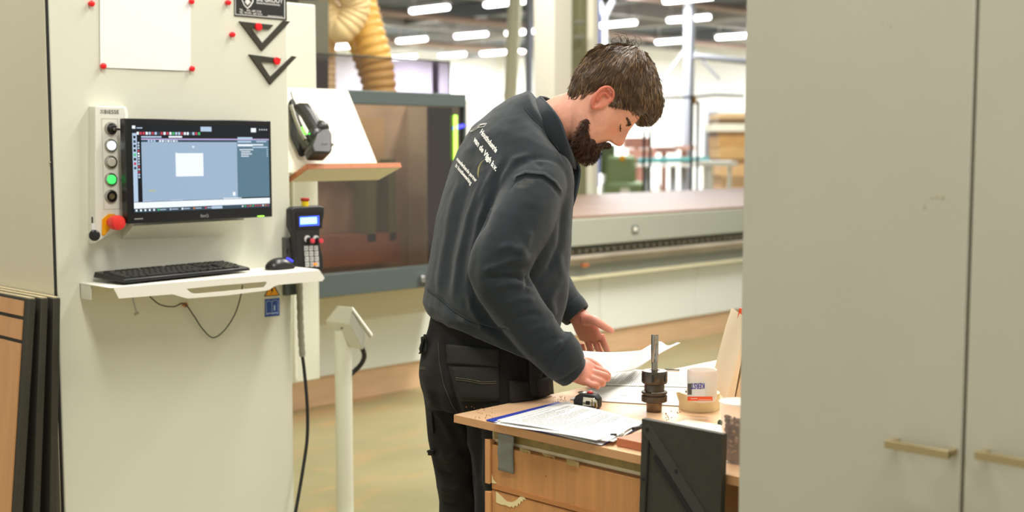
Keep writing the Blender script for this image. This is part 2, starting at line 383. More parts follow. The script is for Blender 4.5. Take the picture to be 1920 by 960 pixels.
# rails and grey frame under the table
zb = at_y(1230, 500, BASEY-.0).z; z2 = at_y(1230, 484, BASEY-.05).z; z3 = at_y(1230, 452, BASEY-.05).z; z4 = at_y(1230, 400, BASEY-.1).z
b = MB(); b.box(XB, XR, BASEY-.02, BASEY+2.2, zt, z3); b.build('bed_frame', mat('dull grey green', '8d9186', .5, var=.05), mc, bevel=.004)
b = MB(); b.box(XB, XR, BASEY-.09, BASEY-.02, zt+.012, zt+.03); b.build('drip_edge', mat('cream lip', 'd6cfae', .5), mc)
RAILM = mat('rail metal', 'b3a998', .4, metal=.1, var=.25, vscale=8, stretch=(.3, 1, 1))
b = MB(); zc = (zt+z3)/2+.03; b.box(XB, XR, BASEY-.07, BASEY-.02, zc-.03, zc+.0); b.tube([(XB, BASEY-.085, zc+.02), (XR, BASEY-.085, zc+.02)], .02, 10)
b.build('guide_rail', RAILM, mc)
b = MB()
for i in range(90):
    x = XB+i*.075; b.box(x, x+.03, BASEY-.06, BASEY-.02, zc+.05, zc+.07); b.box(x, x+.075, BASEY-.03, BASEY-.02, zc+.055, zc+.06)
b.build('rack_teeth', RAILM, mc)
b = MB(); b.box(XB, XR, BASEY-.13, BASEY+2.35, z3+.02, z4-.004); b.build('bed_table', BEDG, mc, bevel=.006)
b = MB(); b.box(XB, XR, BASEY-.1, BASEY+2.35, z4-.004, z4+.012); b.build('spoil_board', mat('brown spoil board', '86674f', .5, var=.12, vscale=2.5, stretch=(1, .4, 1)), mc)
p = at_y(1190, 430, BASEY-.13); b = MB()
b.box(p.x-.035, p.x+.035, p.y-.006, p.y+.01, p.z-.03, p.z+.03, 0); b.box(p.x-.015, p.x+.015, p.y-.012, p.y, p.z-.014, p.z+.016, 1); b.build('socket', [GREYP, PALE], mc, bevel=.003)
p = at_y(1095, 497, BASEY-.09); b = MB(); b.box(p.x-.03, p.x+.03, p.y-.02, p.y, p.z-.01, p.z+.01); b.build('stop_block', mat('rust orange', 'b4643a', .6), mc)
# enclosure with smoked pane
EY = 5.35
def R4(x0, y0, x1, y1, Y):  # photo rectangle -> X range, z range on plane Y
    a, c_ = at_y(x0, y0, Y), at_y(x1, y1, Y); return a.x, c_.x, c_.z, a.z
ztop = at_y(780, 173, EY).z; zbot = at_y(700, 549, EY).z; xr = at_y(875, 300, EY).x; xl = 2.9
zi0 = at_y(700, 527, EY).z if False else zbot+.125; zi1 = ztop-.075
enc = thing('machine_enclosure', 'dark grey framed machine enclosure with smoked pane left of the man', 'enclosure', ((xl+xr)/2, EY, zbot))
b = MB()
xi = xr-.012
b.box(xl, xr, EY, EY+.05, zi1, ztop); b.box(xl, xr, EY, EY+.05, zbot, zi0); b.box(xi, xr, EY, EY+.05, zi0, zi1)
b.build('frame', DGREY, enc, bevel=.004)
SMOKE = pane('smoked pane', (.68, .60, .52), .09)
b = MB(); b.box(xl, xi, EY+.02, EY+.021, zi0, zi1); b.build('pane', SMOKE, enc)
b = MB(); b.box(xl, xr+.12, EY+.5, EY+.55, zbot, ztop-.03, 0); b.box(xr-.02, xr+.13, EY+.05, EY+.5, zbot, ztop-.03, 1);  b.box(xl, xr, EY+.05, EY+.5, zbot, zbot+.03, 0)
b.build('housing', [mat('brown inner sheet', 'd8c8b4', .6, var=.3, vscale=1.6), PALE], enc)
x0, x1, za, zb_ = R4(853, 216, 861, 300, EY)
b = MB(); b.box(xr-.2, xr-.02, EY+.1, EY+.12, zi0, zi1); b.build('black_strip', BLACKM, enc)
b = MB(); b.box(x0, x0+.022, EY+.004, EY+.012, za, zb_); b.build('status_light', mat('lit green bar', 'b8ff5a', .4, emit=2.2), enc)
a_, c_ = at_y(850, 241, EY+.015), at_y(873, 235, EY+.015); b = MB(); b.tube([a_, c_], .011, 8); b.build('blue_light', mat('blue glow', '4a4cff', .4, emit=1.2), enc)
# shapes seen dimly inside
INS = mat('green spindle carriage', '7f8c62', .6)
for x, w_ in ((685, 9), (725, 7)):
    p = at_y(x, 300, EY+.35); b = MB(); b.box(p.x-w_*.0035, p.x+w_*.0035, EY+.3, EY+.42, zbot+.25, zi1-.3); b.build('spindle', INS, enc)
b = MB(); b.box(xl, xr-.25, EY+.3, EY+.48, zi0, zi0+.17); b.build('belt_guard', mat('reddish belt guard', 'b07a5c', .6, var=.2, vscale=4), enc)
b = MB(); b.box(xl+.2, xr-.3, EY+.38, EY+.46, zi1-.32, zi1-.06); b.build('beam', mat('tan gantry beam', 'd6bf98', .6, var=.15, vscale=3), enc)
p = at_y(792, 522, EY); b = MB()
b.box(p.x-.028, p.x+.028, EY-.03, EY, p.z-.018, p.z+.018, 0); b.box(p.x-.016, p.x+.016, EY-.032, EY-.028, p.z-.008, p.z+.006, 1); b.build('latch', [CHROME, DGREY], enc, bevel=.003)
# bracket wedge below the enclosure
b = MB(); P = [at_y(x, y, EY+.3) for x, y in ((690, 580), (712, 552), (800, 538), (800, 562))]; b.prism(P, (0, .14, 0)); b.build('bracket', BEDG, enc)
b = MB(); b.box(xl, XE+.05, BASEY-.2, BASEY, at_y(700, 600, EY+.2).z, zbot); b.build('under_cover', mat('beige lower sheet', 'c9c4aa', .5), enc)
# upper smoked guards
GLASSY = 6.3
ga = thing('glass_guard', 'clear smoked guard panes standing above the dark grey enclosure', 'guard', at_y(720, 165, GLASSY))
TINT = pane('tinted pane', (.50, .465, .53), .05)
A = [at_y(x, y, GLASSY) for x, y in ((560, 98), (843, 116), (843, 200), (560, 200))]
b = MB(); b.add(A, [(0, 1, 2, 3)]); b.build('front_pane', TINT, ga)
b = MB(); b.tube([A[0], A[1]], .006, 6); b.tube([A[1], A[2]], .006, 6); b.build('edge_strip', mat('dark edge', '3b3f38', .5), ga)
b = MB(); A = [at_y(x, y, 7.6) for x, y in ((725, 114), (843, 116), (843, 190), (725, 190))]; b.add(A, [(0, 1, 2, 3)]); b.build('rear_pane', TINT, ga)
b = MB(); A = [at_y(x, y, 7.65) for x, y in ((815, 116), (823, 116), (823, 190), (815, 190))]; b.prism(A, (0, .03, 0)); b.build('pane_post', mat('mauve post', '8d8797', .5), ga)
b = MB(); A = [at_y(x, y, 6.35) for x, y in ((560, 0), (616, 0), (616, 170), (560, 170))]; b.prism(A, (0, .2, 0)); b.build('rear_post', mat('dark olive box', '5c5a48', .6), ga)
# extraction hoses
HOSE = mat('yellow duct hose', 'd6a957', .42, trans=0, sss=0)
def hose(name, pts, r, label, pitch=.058, amp=.017, col=HOSE):
    sp = spline([at_d(*q) for q in pts], 40); L = [0]
    for i in range(1, len(sp)): L.append(L[-1]+(sp[i]-sp[i-1]).length)
    rs = [r+amp*abs(math.sin(PI*l/pitch)) for l in L]
    b = MB(); b.tube(sp, rs, 28); return tag(b.build(name, col, smooth=60), label, 'hose', 'yellow extraction hoses over the machine')
hose('extraction_hose', [(655, -90, 9.2), (668, -20, 9.1), (690, 60, 9.0), (708, 130, 9.0), (716, 215, 9.0)], .105, 'thick yellow ribbed hose running down behind the smoked guard')
hose('extraction_hose', [(640, -60, 9.6), (655, 10, 9.5), (678, 90, 9.4), (700, 160, 9.4), (708, 215, 9.4)], .075, 'slimmer yellow ribbed hose just left of the thick one')
hose('extraction_hose', [(575, -70, 8.6), (640, -40, 8.6), (668, 10, 8.7), (640, 55, 8.7), (612, 20, 8.8), (604, 90, 8.9), (604, 175, 8.9)], .09, 'pale yellow ribbed hose curling over next to the control cabinet', .04, .009, mat('pale duct hose', 'e2c68e', .42))
# ================================================================== control cabinet, left
FY = 3.75
CX0 = at_y(104, 480, FY).x; CX1 = at_y(545, 480, FY).x
cc = thing('control_cabinet', 'large cream electrical control cabinet carrying monitor, tray and magnets', 'cabinet', ((CX0+CX1)/2, FY+.3, 0))
b = MB(); b.box(CX0+.012, CX1, FY+.02, FY+.75, 0, 2.35); b.build('body', CREAM, cc, bevel=.004)
b = MB(); b.box(CX0+.004, CX1, FY, FY+.02, .06, 2.3); b.build('front_door', CREAM, cc, bevel=.004)
b = MB(); b.box(CX0-.004, CX0+.012, FY+.012, FY+.75, .04, 2.32); b.build('side_panel', CREAM2, cc, bevel=.003)
b = MB(); b.box(CX0-.002, CX0+.0035, FY+.004, FY+.013, .05, 2.31); b.build('gap_shade', BLACKM, cc)  # black strip standing in for the shade inside the corner gap
p = at_x(94, 305, CX0-.004); b = MB(); b.lathe(p, -XA, [(.004, 0), (.004, .002), (.002, .003)], 12); b.build('screw', STEEL, cc)
def FP(px, py, off=0): return at_y(px, py, FY-off)
# side box behind
SY = 4.22
X1 = at_y(597, 400, SY).x; zb2 = at_y(570, 716, SY).z
sb = thing('side_cabinet', 'narrow cream side cabinet hung on the right of the control cabinet', 'cabinet', ((CX1+X1)/2, SY, zb2))
b = MB(); b.box(CX1+.002, X1, SY, SY+.28, zb2, at_y(570, 7, SY).z); b.build('body', CREAM, sb, bevel=.006)
b = MB(); b.box(at_y(552, 600, SY-.01).x, at_y(556, 600, SY-.01).x, SY-.012, SY, zb2+.02, 1.45); b.build('edge_strip', PALE, sb)
# note paper
pw = thing('pinned_paper', 'large blank white paper pinned at the cabinet top by red magnets', 'paper', FP(272, 130))
rows = []
for j in range(9):
    t = j/8; a = FP(187+1*t, -22+t*148.5, .003); c = FP(357.5, -22+t*155, .003)
    rows.append([a.lerp(c, i/12)+YA*(-.001*math.sin(i/12*PI)*t-.0004*math.sin(i*1.3+j)) for i in range(13)])
b = MB(); b.grid(rows); b.build('sheet', mat('bright white paper', 'f5f4f1', .8), pw, smooth=0, solid=.0006)
# small magnets
mproto = None
for (px, py, lb) in ((191, 124, 'small red push magnet at the lower left corner of the paper'), (169, 7, 'small red push magnet upper left of the pinned paper'),
                     (356, 3, 'small red push magnet at the upper right of the pinned paper'), (357, 129, 'small red push magnet at the lower right corner of the paper'),
                     (425, 5, 'small red push magnet left of the black sign'), (433, 65, 'small red push magnet left of the upper black triangle')):
    p = FP(px, py, .0)
    if mproto is None:
        mproto = thing('push_magnet', lb, 'magnet', p, 'small red magnets on the control cabinet')
        b = MB(); b.lathe(p, -YA, [(.0075, 0), (.0075, .0015), (.0055, .003), (.006, .0045), (.0088, .007), (.0098, .0105), (.009, .0145), (.006, .0165), (0, .0172)], 24); b.build('knob', RED, mproto)
    else: dup(mproto, p, lb)
# black sign
sg = thing('company_sign', 'black metal sign with white shield and lettering at cabinet top', 'sign', FP(487, 30))
Q = [(439, -40), (536, -38), (537, 38), (439, 30)]
b = MB(); b.prism([FP(x, y, 0) for x, y in Q], (0, -.003, 0), 0)
q2 = [(441, -40), (534.5, -38), (534.5, 35.3), (441, 27.5)]; q3 = [(442.2, -40), (533, -38), (533, 33.6), (442.2, 26.2)]
b.prism([FP(x, y, .0032) for x, y in q2], (0, -.0002, 0), 1); b.prism([FP(x, y, .0036) for x, y in q3], (0, -.0002, 0), 0)
SIGNB = mat('sign black', '2b2c28', .4); SIGNW = mat('sign white', 'dededa', .5)
b.build('plate', [SIGNB, SIGNW], sg)
b = MB(); b.prism([FP(x, y, .004) for x, y in ((452, -12), (464, -14), (476, -9), (475, 4), (470, 12), (464, 17), (457, 10), (453, 0))], (0, -.0005, 0), 1)
b.prism([FP(x, y, .0047) for x, y in ((454.5, -9), (464, -11), (473.5, -7), (472.5, 3), (468, 10), (464, 14), (458.5, 8), (455, -1))], (0, -.0004, 0), 0)
b.prism([FP(x, y, .0053) for x, y in ((458, -5), (464, -8), (470, -4), (467, 0), (470, 4), (464, 10), (459, 4), (461, 0))], (0, -.0003, 0), 1)
b.build('shield', [SIGNB, SIGNW], sg)
b = MB(); dirx = (FP(533, 34)-FP(442, 26)).normalized()
def ptext(mb, s, px, py, size, off=.004, mi=0, **k):
    a = FP(px, py, off); d = (FP(px+50, py+k.pop('slope', 4), off)-a).normalized(); text_into(mb, s, a, d, ZU, size, mi=mi, **k)
ptext(b, 'DE GROOT', 481, 1.5, .0215, bold=.0005, slope=5); ptext(b, 'bewerkingsmachines', 481, 6.8, .0112, bold=.0002, slope=5, spacing=1.05)
ptext(b, 'TEL.     075 - 647 15 55', 449, 20, .0092, slope=4.5, bold=.0002); ptext(b, 'TEL. TD 075 - 647 15 51', 449, 25, .0092, slope=4.5, bold=.0002)
ptext(b, 'www.degroot.nl', 502, 31, .0095, slope=4.5, bold=.0002)
b.build('lettering', SIGNW, sg)
# black triangles with big red magnets
def z4p(l): return [(300+x/4, y/4) for x, y in l]
for poly, lb, mg, ml in ((z4p([(588,160),(845,188),(812,222),(680,212),(762,325),(920,155),(972,162),(758,383)]), 'upper black open triangle ornament below the sign', (483.5, 50.5), 'large flat red magnet on the upper black triangle'),
               (z4p([(660,408),(905,440),(880,474),(748,465),(822,578),(985,420),(1020,427),(820,635)]), 'lower black open triangle ornament above the monitor', (518, 114.5), 'large flat red magnet on the lower black triangle')):
    b = MB(); b.prism([FP(x, y, .001) for x, y in poly], (0, -.006, 0)); tag(b.build('triangle_ornament', MDF, bevel=.0005), lb, 'ornament', 'black triangle ornaments')
    p = FP(mg[0], mg[1], .007); b = MB(); b.lathe(p, -YA, [(.0125, 0), (.0135, .001), (.0135, .007), (.012, .0085), (0, .0085)], 32); tag(b.build('disc_magnet', RED), ml, 'magnet', 'large red magnets')
# operator panel
OY = .045
op = thing('operator_panel', 'narrow cream button panel with emergency stop left of the monitor', 'control panel', FP(200, 455))
b = MB(); F = [FP(x, y, OY) for x, y in ((179, 199), (233, 200), (236, 210), (236, 420), (216, 430), (182, 455), (179, 455))]
B0 = [FP(x, y, 0) for x, y in ((166, 199), (236, 200), (240, 210), (240, 424), (224, 434), (176, 457), (166, 457))]
n = 7; b.add(F+B0, [list(range(7)), list(range(7, 14))[::-1]]+[(i, (i+1) % 7, (i+1) % 7+7, i+7) for i in range(7)])
b.build('housing', PALE, op, bevel=.003)
b = MB(); a = FP(190, 222, OY+.0005); c = FP(226, 392, OY+.0005)
for t in ((a.x, a.x+.0015, c.z, a.z), (c.x-.0015, c.x, c.z, a.z), (a.x, c.x, a.z-.0015, a.z), (a.x, c.x, c.z, c.z+.0015)): b.box(t[0], t[1], a.y, a.y+.001, t[2], t[3])
b.build('outline_groove', mat('beige groove', 'b8b49e', .6), op)
b = MB(); a = FP(195, 213, OY+.001); text_into(b, 'BIESSE', a, XA, ZU, .0175, bold=.00035, spacing=1.08)
for i in range(3):
    for j in range(3):
        q = FP(189.2+i*2.0, 206.5+j*2.6, OY+.001); b.box(q.x-.0014, q.x+.0014, q.y-.0003, q.y, q.z-.0014, q.z+.0014) if (i+j) % 2 == 0 else b.box(q.x-.0008, q.x+.0008, q.y-.0003, q.y, q.z-.0008, q.z+.0008)
b.build('lettering', mat('panel print', '5c5a50', .6), op)
BW = mat('lit white button', 'f2f6ff', .3, emit=.9); BG = mat('lit green button', '49e06a', .3, emit=1.1); BC = mat('clear button', 'cfcabb', .2, spec=.8)
for i, (py, m_, nm_) in enumerate(((241, None, 'key_switch'), (273, BW, 'white_button'), (304, BC, 'clear_button'), (336.5, BG, 'green_button'), (368, BLACKP, 'black_socket'))):
    p = FP(207.5, py, OY); b = MB(); b.lathe(p, -YA, [(.0215, 0), (.0215, .003), (.0195, .006), (.0165, .007), (.0155, .0045), (0, .0045)], 36)
    o = b.build(nm_, STEEL, op)
    b = MB()
    if m_ in (BW, BG, BC): b.lathe(p-YA*.0045, -YA, [(.0145, 0), (.014, .004), (.012, .006), (0, .0065)], 32); b.build('lens', m_, o)
    elif m_ is BLACKP:
        b.lathe(p-YA*.0045, -YA, [(.015, 0), (.015, .003), (0, .003)], 32); b.build('insert', BLACKP, o)
        b = MB(); b.lathe(p-YA*.008, -YA, [(.009, 0), (.009, .0015), (.0065, .0015), (.0065, .0002), (0, .0002)], 28); b.build('ring', mat('worn brass ring', 'b3a27a', .3, metal=.8), o)
    else:
        b.lathe(p-YA*.0045, -YA, [(.0125, 0), (.0125, .012), (.009, .014), (0, .014)], 28); b.build('barrel', BLACKP, o)
        b = MB(); b.box(p.x-.002, p.x+.04, p.y-.024, p.y-.019, p.z-.006, p.z+.002); b.box(p.x+.024, p.x+.046, p.y-.0245, p.y-.0185, p.z-.008, p.z+.003); b.build('key', STEEL, o, bevel=.001)
        sp = spline([p+Vector((.043, -.022, -.004)), p+Vector((.047, -.024, -.05)), p+Vector((.035, -.02, -.12)), p+Vector((.026, -.008, -.165))], 8)
        b = MB(); b.tube(sp, .0011, 6); b.build('cord', BLACKP, o)
b = MB(); P = [(190.5, 412), (196, 406), (203, 401), (214, 401), (219, 408), (218, 420), (209, 425), (195, 442), (190.5, 441)]
b.prism([FP(x, y, OY) for x, y in P], (0, -.004, 0)); b.build('stop_plate', YEL, op, bevel=.001)
p = FP(207, 416.5, OY+.004); b = MB(); b.lathe(p, -YA, [(.014, 0), (.014, .018), (.0215, .022), (.0235, .03), (.0235, .052), (.021, .058), (.012, .061), (0, .061)], 36); b.build('emergency_stop', mat('stop button red', 'e3342e', .4), op)
b = MB(); a = FP(168.5, 437, .03); b.obox(a+Vector((.018, .004, .015)), XA*.008, YA*.003, ZU*.035); b.build('knob_plate', BLACKP, op)
b = MB(); a = FP(175.5, 424, .052); b.box(a.x-.006, a.x+.006, a.y, a.y+.004, a.z-.011, a.z+.009); b.build('sticker', PAPER, op)
b = MB(); a = FP(177, 440, .045); b.lathe(a, -XA*.5-YA, [(.013, 0), (.013, .02), (.011, .022)], 28, 0); b.lathe(a+(-XA*.5-YA).normalized()*.02, -XA*.5-YA, [(.016, 0), (.017, .004), (.017, .02), (.013, .024), (0, .025)], 28, 1); b.build('black_knob', [STEEL, BLACKP], op)

# monitor
MY = FY-.115; OFFM = .115
def MP(px, py, o=0): return at_y(px, py, MY-o)
tl_, br = MP(234.5, 221), MP(511, 406.2); MX0, MX1 = tl_.x, br.x; MZ1 = (MP(234.5, 221).z+MP(511, 227).z)/2; MZ0 = (MP(234.5, 420).z+MP(511, 406.2).z)/2
mo = thing('monitor', 'black flat monitor showing drawing software on the cream cabinet', 'monitor', ((MX0+MX1)/2, MY+.03, MZ0))
b = MB(); b.box(MX0, MX1, MY, MY+.035, MZ0, MZ1); b.build('bezel', mat('monitor black', '17181a', .3), mo, bevel=.003)
b = MB(); b.box(MX0+.06, MX1-.06, MY+.035, MY+.06, MZ0+.04, MZ1-.04); b.build('back_shell', BLACKM, mo, bevel=.01)
SX0, SX1 = MX0+.022, MX1-.011; SZ0 = MZ0+.034; SZ1 = MZ1-.018
def S(u, v, o=.0008): return Vector((SX0+(SX1-SX0)*u, MY-o, SZ1-(SZ1-SZ0)*v))
scr = {'bg': ('9fb7cf', 1), 'dark': ('10161f', .8), 'side': ('5f8295', .9), 'white': ('f1f8ff', 1.05), 'lt': ('b9cfe6', 1), 'ln': ('c9b9e8', .9), 'red': ('d0455a', .9), 'green': ('4fd07a', .9), 'yel': ('cfd06a', .9), 'mid': ('3d5564', .8), 'or': ('e08a3a', .9)}
keys = list(scr); smats = []
for k_ in keys:
    m_ = mat('screen '+k_, '000000', .25); bs = m_.node_tree.nodes['Principled BSDF']; bs.inputs['Emission Color'].default_value = (*lin(scr[k_][0]), 1); bs.inputs['Emission Strength'].default_value = scr[k_][1]; smats.append(m_)
def srect(mb, u0, v0, u1, v1, k_, o=.001):
    mb.add([S(u0, v1, o), S(u1, v1, o), S(u1, v0, o), S(u0, v0, o)], [(0, 1, 2, 3)], keys.index(k_))
b = MB()
srect(b, 0, 0, 1, 1, 'dark', .0006); srect(b, .06, .2, .75, .88, 'bg', .001); srect(b, .75, .17, 1, .87, 'side', .001)
srect(b, 0, .885, 1, .955, 'white', .0012); srect(b, 0, .955, 1, 1, 'mid', .0012)
srect(b, 0, .1, .03, .88, 'lt', .0012); srect(b, .03, .13, .05, .5, 'dark', .0012)
srect(b, .06, .16, 1, .175, 'ln', .0014); srect(b, .06, .175, .75, .2, 'mid', .0014)
srect(b, .295, .33, .495, .60, 'white', .0014)
srect(b, .42, .243, .427, .268, 'white', .0014); srect(b, .415, .252, .432, .258, 'white', .0015)
srect(b, .295, .325, .31, .345, 'white', .0016); srect(b, .48, .02, .56, .075, 'lt', .0014); srect(b, .86, .03, .90, .08, 'white', .0014)
for i in range(4): srect(b, .925+i*.018, .04, .932+i*.018, .055, 'white', .0014)
srect(b, 0, .015, .022, .05, 'white', .0014); srect(b, .03, .035, .07, .047, 'lt', .0014)
rr = random.Random(3)
for i in range(22):
    u = .03+i*.0205; srect(b, u, .085, u+.015, .117, rr.choice(['white', 'white', 'lt', 'lt', 'red', 'mid', 'green']), .0014)
srect(b, .06, .133, .2, .15, 'lt', .0014); srect(b, .25, .13, .345, .15, 'white', .0014)
for i in range(16):
    u = .065+i*.0195; srect(b, u, .178, u+.014, .198, rr.choice(['white', 'lt', 'lt', 'mid']), .0016)
for i in range(14):
    v = .2+i*.03; srect(b, .034, v, .046, v+.02, rr.choice(['white', 'lt', 'red', 'lt']), .0016)
for i in range(8):
    v = .13+i*.05; srect(b, .006, v, .022, v+.03, rr.choice(['white', 'red', 'mid', 'green', 'dark']), .0016)
srect(b, .755, .14, .87, .165, 'lt', .0016); srect(b, .755, .185, .86, .205, 'lt', .0016); srect(b, .9, .185, .98, .2, 'lt', .0014)
srect(b, .755, .225, .87, .25, 'white', .0014); srect(b, .87, .225, .955, .24, 'white', .0014); srect(b, .87, .255, .99, .27, 'lt', .0014)
for i, wd in enumerate((.11, .08, .085, .07)):
    for j in range(int(wd/.012)): srect(b, .77+min(i, 1)*.012+j*.012, .285+i*.026, .779+min(i, 1)*.012+j*.012, .298+i*.026, 'white', .0014)
    srect(b, .982, .285+i*.026, .99, .3+i*.026, 'lt', .0014)
srect(b, .712, .80, .732, .845, 'white', .0014); srect(b, .105, .752, .15, .762, 'yel', .0014)
for i in range(10): srect(b, .64+i*.014, .868, .65+i*.014, .88, 'white', .0014)
srect(b, .06, .866, .12, .874, 'lt', .0014); srect(b, .25, .868, .34, .878, 'lt', .0014)
for i in range(5): srect(b, .01+i*.03, .965, .022+i*.03, .988, 'white', .0016)
for i, k_ in enumerate(('green', 'lt', 'white', 'or', 'red')): srect(b, .16+i*.085, .966, .172+i*.085, .988, k_, .0016); srect(b, .176+i*.085, .972, .22+i*.085, .982, 'lt', .0016)
srect(b, .55, .962, .63, .992, 'lt', .0016)
for i in range(11): srect(b, .78+i*.02, .966, .79+i*.02, .985, rr.choice(['white', 'or', 'green', 'lt', 'red']), .0016)
b.build('screen', smats, mo, smooth=0)
b = MB(); a = Vector(((MX0+MX1)/2-.012, MY-.001, MZ0+.010)); text_into(b, 'BenQ', a, XA, ZU, .013, bold=.0003)
a = Vector((MX0+.022, MY-.001, MZ0+.012)); b.box(a.x, a.x+.03, MY-.0012, MY-.0006, a.z, a.z+.004); b.build('lettering', mat('logo grey', '8b8b88', .5), mo)
b = MB(); q = MP(488, 402.5); b.box(q.x-.012, q.x+.012, MY-.006, MY+.004, MZ0+.002, MZ0+.006); b.build('power_led', mat('power led', '9be84a', .3, emit=1.5), mo)
# wedge bracket of monitor
mb_ = thing('monitor_bracket', 'cream sloping bracket fixed under the black monitor', 'bracket', FP(350, 447))
b = MB(); b.add([FP(240, 425, .02), FP(455, 412, .02), FP(414, 442, .02), FP(236, 452, .02), FP(240, 415, .1), FP(460, 402, .1), FP(452, 412, .1), FP(244, 423, .1)] and
 [MP(250, 424, -.03), MP(458, 412, -.03), FP(418, 443, .002), FP(228, 450, .002), MP(250, 405, -.075), MP(458, 395, -.075), FP(440, 400, .002), FP(228, 405, .002)],
 [(0, 1, 2, 3), (4, 7, 6, 5), (0, 4, 5, 1), (1, 5, 6, 2), (2, 6, 7, 3), (3, 7, 4, 0)]); b.build('wedge', CREAM, mb_, bevel=.002)

# tray
TZ = FP(149, 530).z; TYF = at_z(211, 539, TZ).y
TX0 = FP(149, 530).x; TX1 = at_y(600, 505, TYF).x
ty = thing('keyboard_tray', 'cream bent metal tray with slot handle carrying keyboard and mouse', 'tray', ((TX0+TX1)/2, FY, TZ-.02))
b = MB(); b.prism([(TX0, FY, TZ), (TX1-.02, FY, TZ), (TX1, FY-.03, TZ), (TX1, TYF+.02, TZ), (TX1-.006, TYF, TZ), (TX0, TYF, TZ)], (0, 0, -.003)); b.build('top_plate', WHITEP, ty, bevel=.001)
outer = [(211, 539), (216, 548), (222, 560), (323, 552), (336, 556), (351, 560), (425, 554), (490, 546), (503, 544), (514, 537), (522, 534), (604, 527), (608, 521), (598, 506)]
inner = [(349, 541.5), (349.5, 542), (350, 542.5), (355, 547), (358, 549), (364.6, 550.8), (420, 546), (480, 540), (494, 538.7), (497, 535), (499, 531), (499, 529), (498, 528.2), (420, 534.6)]
def TF(x, y): p = at_y(x, y, TYF); f_ = max(0, (TZ-p.z))*0; return p
b = MB(); b.ring([TF(x, y) for x, y in outer], [TF(x, y) for x, y in inner], (0, -.003, 0)); b.build('front_lip', WHITEP, ty, bevel=.0008)
a = FP(144, 533); b = MB(); b.box(TX0+.001, TX0+.004, FY-.07, FY, TZ-.05, TZ-.003, 0)
a0, a1 = TX0-.018, at_y(205, 545, FY-.004).x
b.box(TX0+.001, TX0+.16, FY-.005, FY, TZ-.05, TZ-.004, 0); b.build('wall_bracket', CREAM, ty, bevel=.001)
q = FP(168, 545, .006); b = MB(); b.lathe(q, -YA, [(.0085, 0), (.0085, .003), (.006, .006), (0, .006)], 20); b.build('bolt', CHROME, ty)
q = at_y(248, 562, FY-.06); b = MB(); b.tube([q+ZU*.03, q-ZU*.005+XA*.004, q+Vector((.014, 0, -.045))], .003, 8); b.tube([q+Vector((.008, 0, -.048)), q+Vector((.02, 0, -.044))], .005, 10); b.build('clamp_screw', STEEL, ty)
# keyboard
KZ = TZ+.003
kFL, kFR = at_z(232, 531, KZ+.004), at_z(470, 507, KZ+.004); kBL = at_z(185, 510.5, KZ+.018)
kx = (kFR-kFL); kl = kx.length; kx.normalize(); ky = Vector((-kx.y, kx.x, 0)); kd = .155
kb = thing('keyboard', 'black full size keyboard lying on the cream tray', 'keyboard', kFL)
M_ = Matrix((kx, ky, ZU)).transposed().to_4x4(); M_.translation = Vector((kFL.x, kFL.y, KZ)); b = MB(); b.xf = M_
b.add([(0, 0, .004), (kl, 0, .004), (kl+.004, kd, .012), (-.004, kd, .012), (.004, .003, .015), (kl-.004, .003, .015), (kl, kd-.003, .030), (0, kd-.003, .030)],
      [(0, 3, 2, 1), (4, 5, 6, 7), (0, 1, 5, 4), (1, 2, 6, 5), (2, 3, 7, 6), (3, 0, 4, 7)]); b.build('case', BLACKP, kb, bevel=.002)
KEY = mat('black key', '232322', .3); b = MB(); b.xf = M_
def krow(y, xs, h=.0165):
    z = .0155+(y-.003)/(kd-.006)*.0155
    for (x, w_) in xs:
        b.add([(x, y, z-.002), (x+w_, y, z-.002), (x+w_, y+h, z), (x, y+h, z), (x+.002, y+.002, z+.005), (x+w_-.002, y+.002, z+.005), (x+w_-.002, y+h-.002, z+.0065), (x+.002, y+h-.002, z+.0065)],
              [(4, 5, 6, 7), (0, 1, 5, 4), (1, 2, 6, 5), (2, 3, 7, 6), (3, 0, 4, 7)])
s_ = (kl-.03)/22.5; x0 = .014
krow(.010, [(x0+i*s_*1.3, s_*1.22) for i in range(3)]+[(x0+s_*3.9, s_*5.9)]+[(x0+s_*(9.9+i*1.28), s_*1.2) for i in range(4)]+[(x0+s_*(15.3+i), s_*.93) for i in range(3)]+[(x0+s_*18.5, s_*1.93), (x0+s_*20.5, s_*.93)])
krow(.029, [(x0, s_*1.2)]+[(x0+s_*(1.3+i), s_*.93) for i in range(11)]+[(x0+s_*12.3, s_*2.6), (x0+s_*16.3, s_*.93)]+[(x0+s_*(18.5+i), s_*.93) for i in range(3)])
krow(.048, [(x0, s_*1.7)]+[(x0+s_*(1.8+i), s_*.93) for i in range(12)]+[(x0+s_*13.8, s_*1.1)]+[(x0+s_*(18.5+i), s_*.93) for i in range(4)])
krow(.067, [(x0, s_*1.4)]+[(x0+s_*(1.5+i), s_*.93) for i in range(12)]+[(x0+s_*13.5, s_*1.4)]+[(x0+s_*(15.3+i), s_*.93) for i in range(3)]+[(x0+s_*(18.5+i), s_*.93) for i in range(4)])
krow(.086, [(x0+s_*i, s_*.93) for i in range(13)]+[(x0+s_*13, s_*1.9)]+[(x0+s_*(15.3+i), s_*.93) for i in range(3)]+[(x0+s_*(18.5+i), s_*.93) for i in range(4)])
krow(.114, [(x0, s_*.93)]+[(x0+s_*(2+i+(i//4)*.55), s_*.93) for i in range(12)]+[(x0+s_*(15.3+i), s_*.93) for i in range(3)]+[(x0+s_*(18.5+i), s_*.93) for i in range(4)], .013)
o = b.build('keys', KEY, kb); 
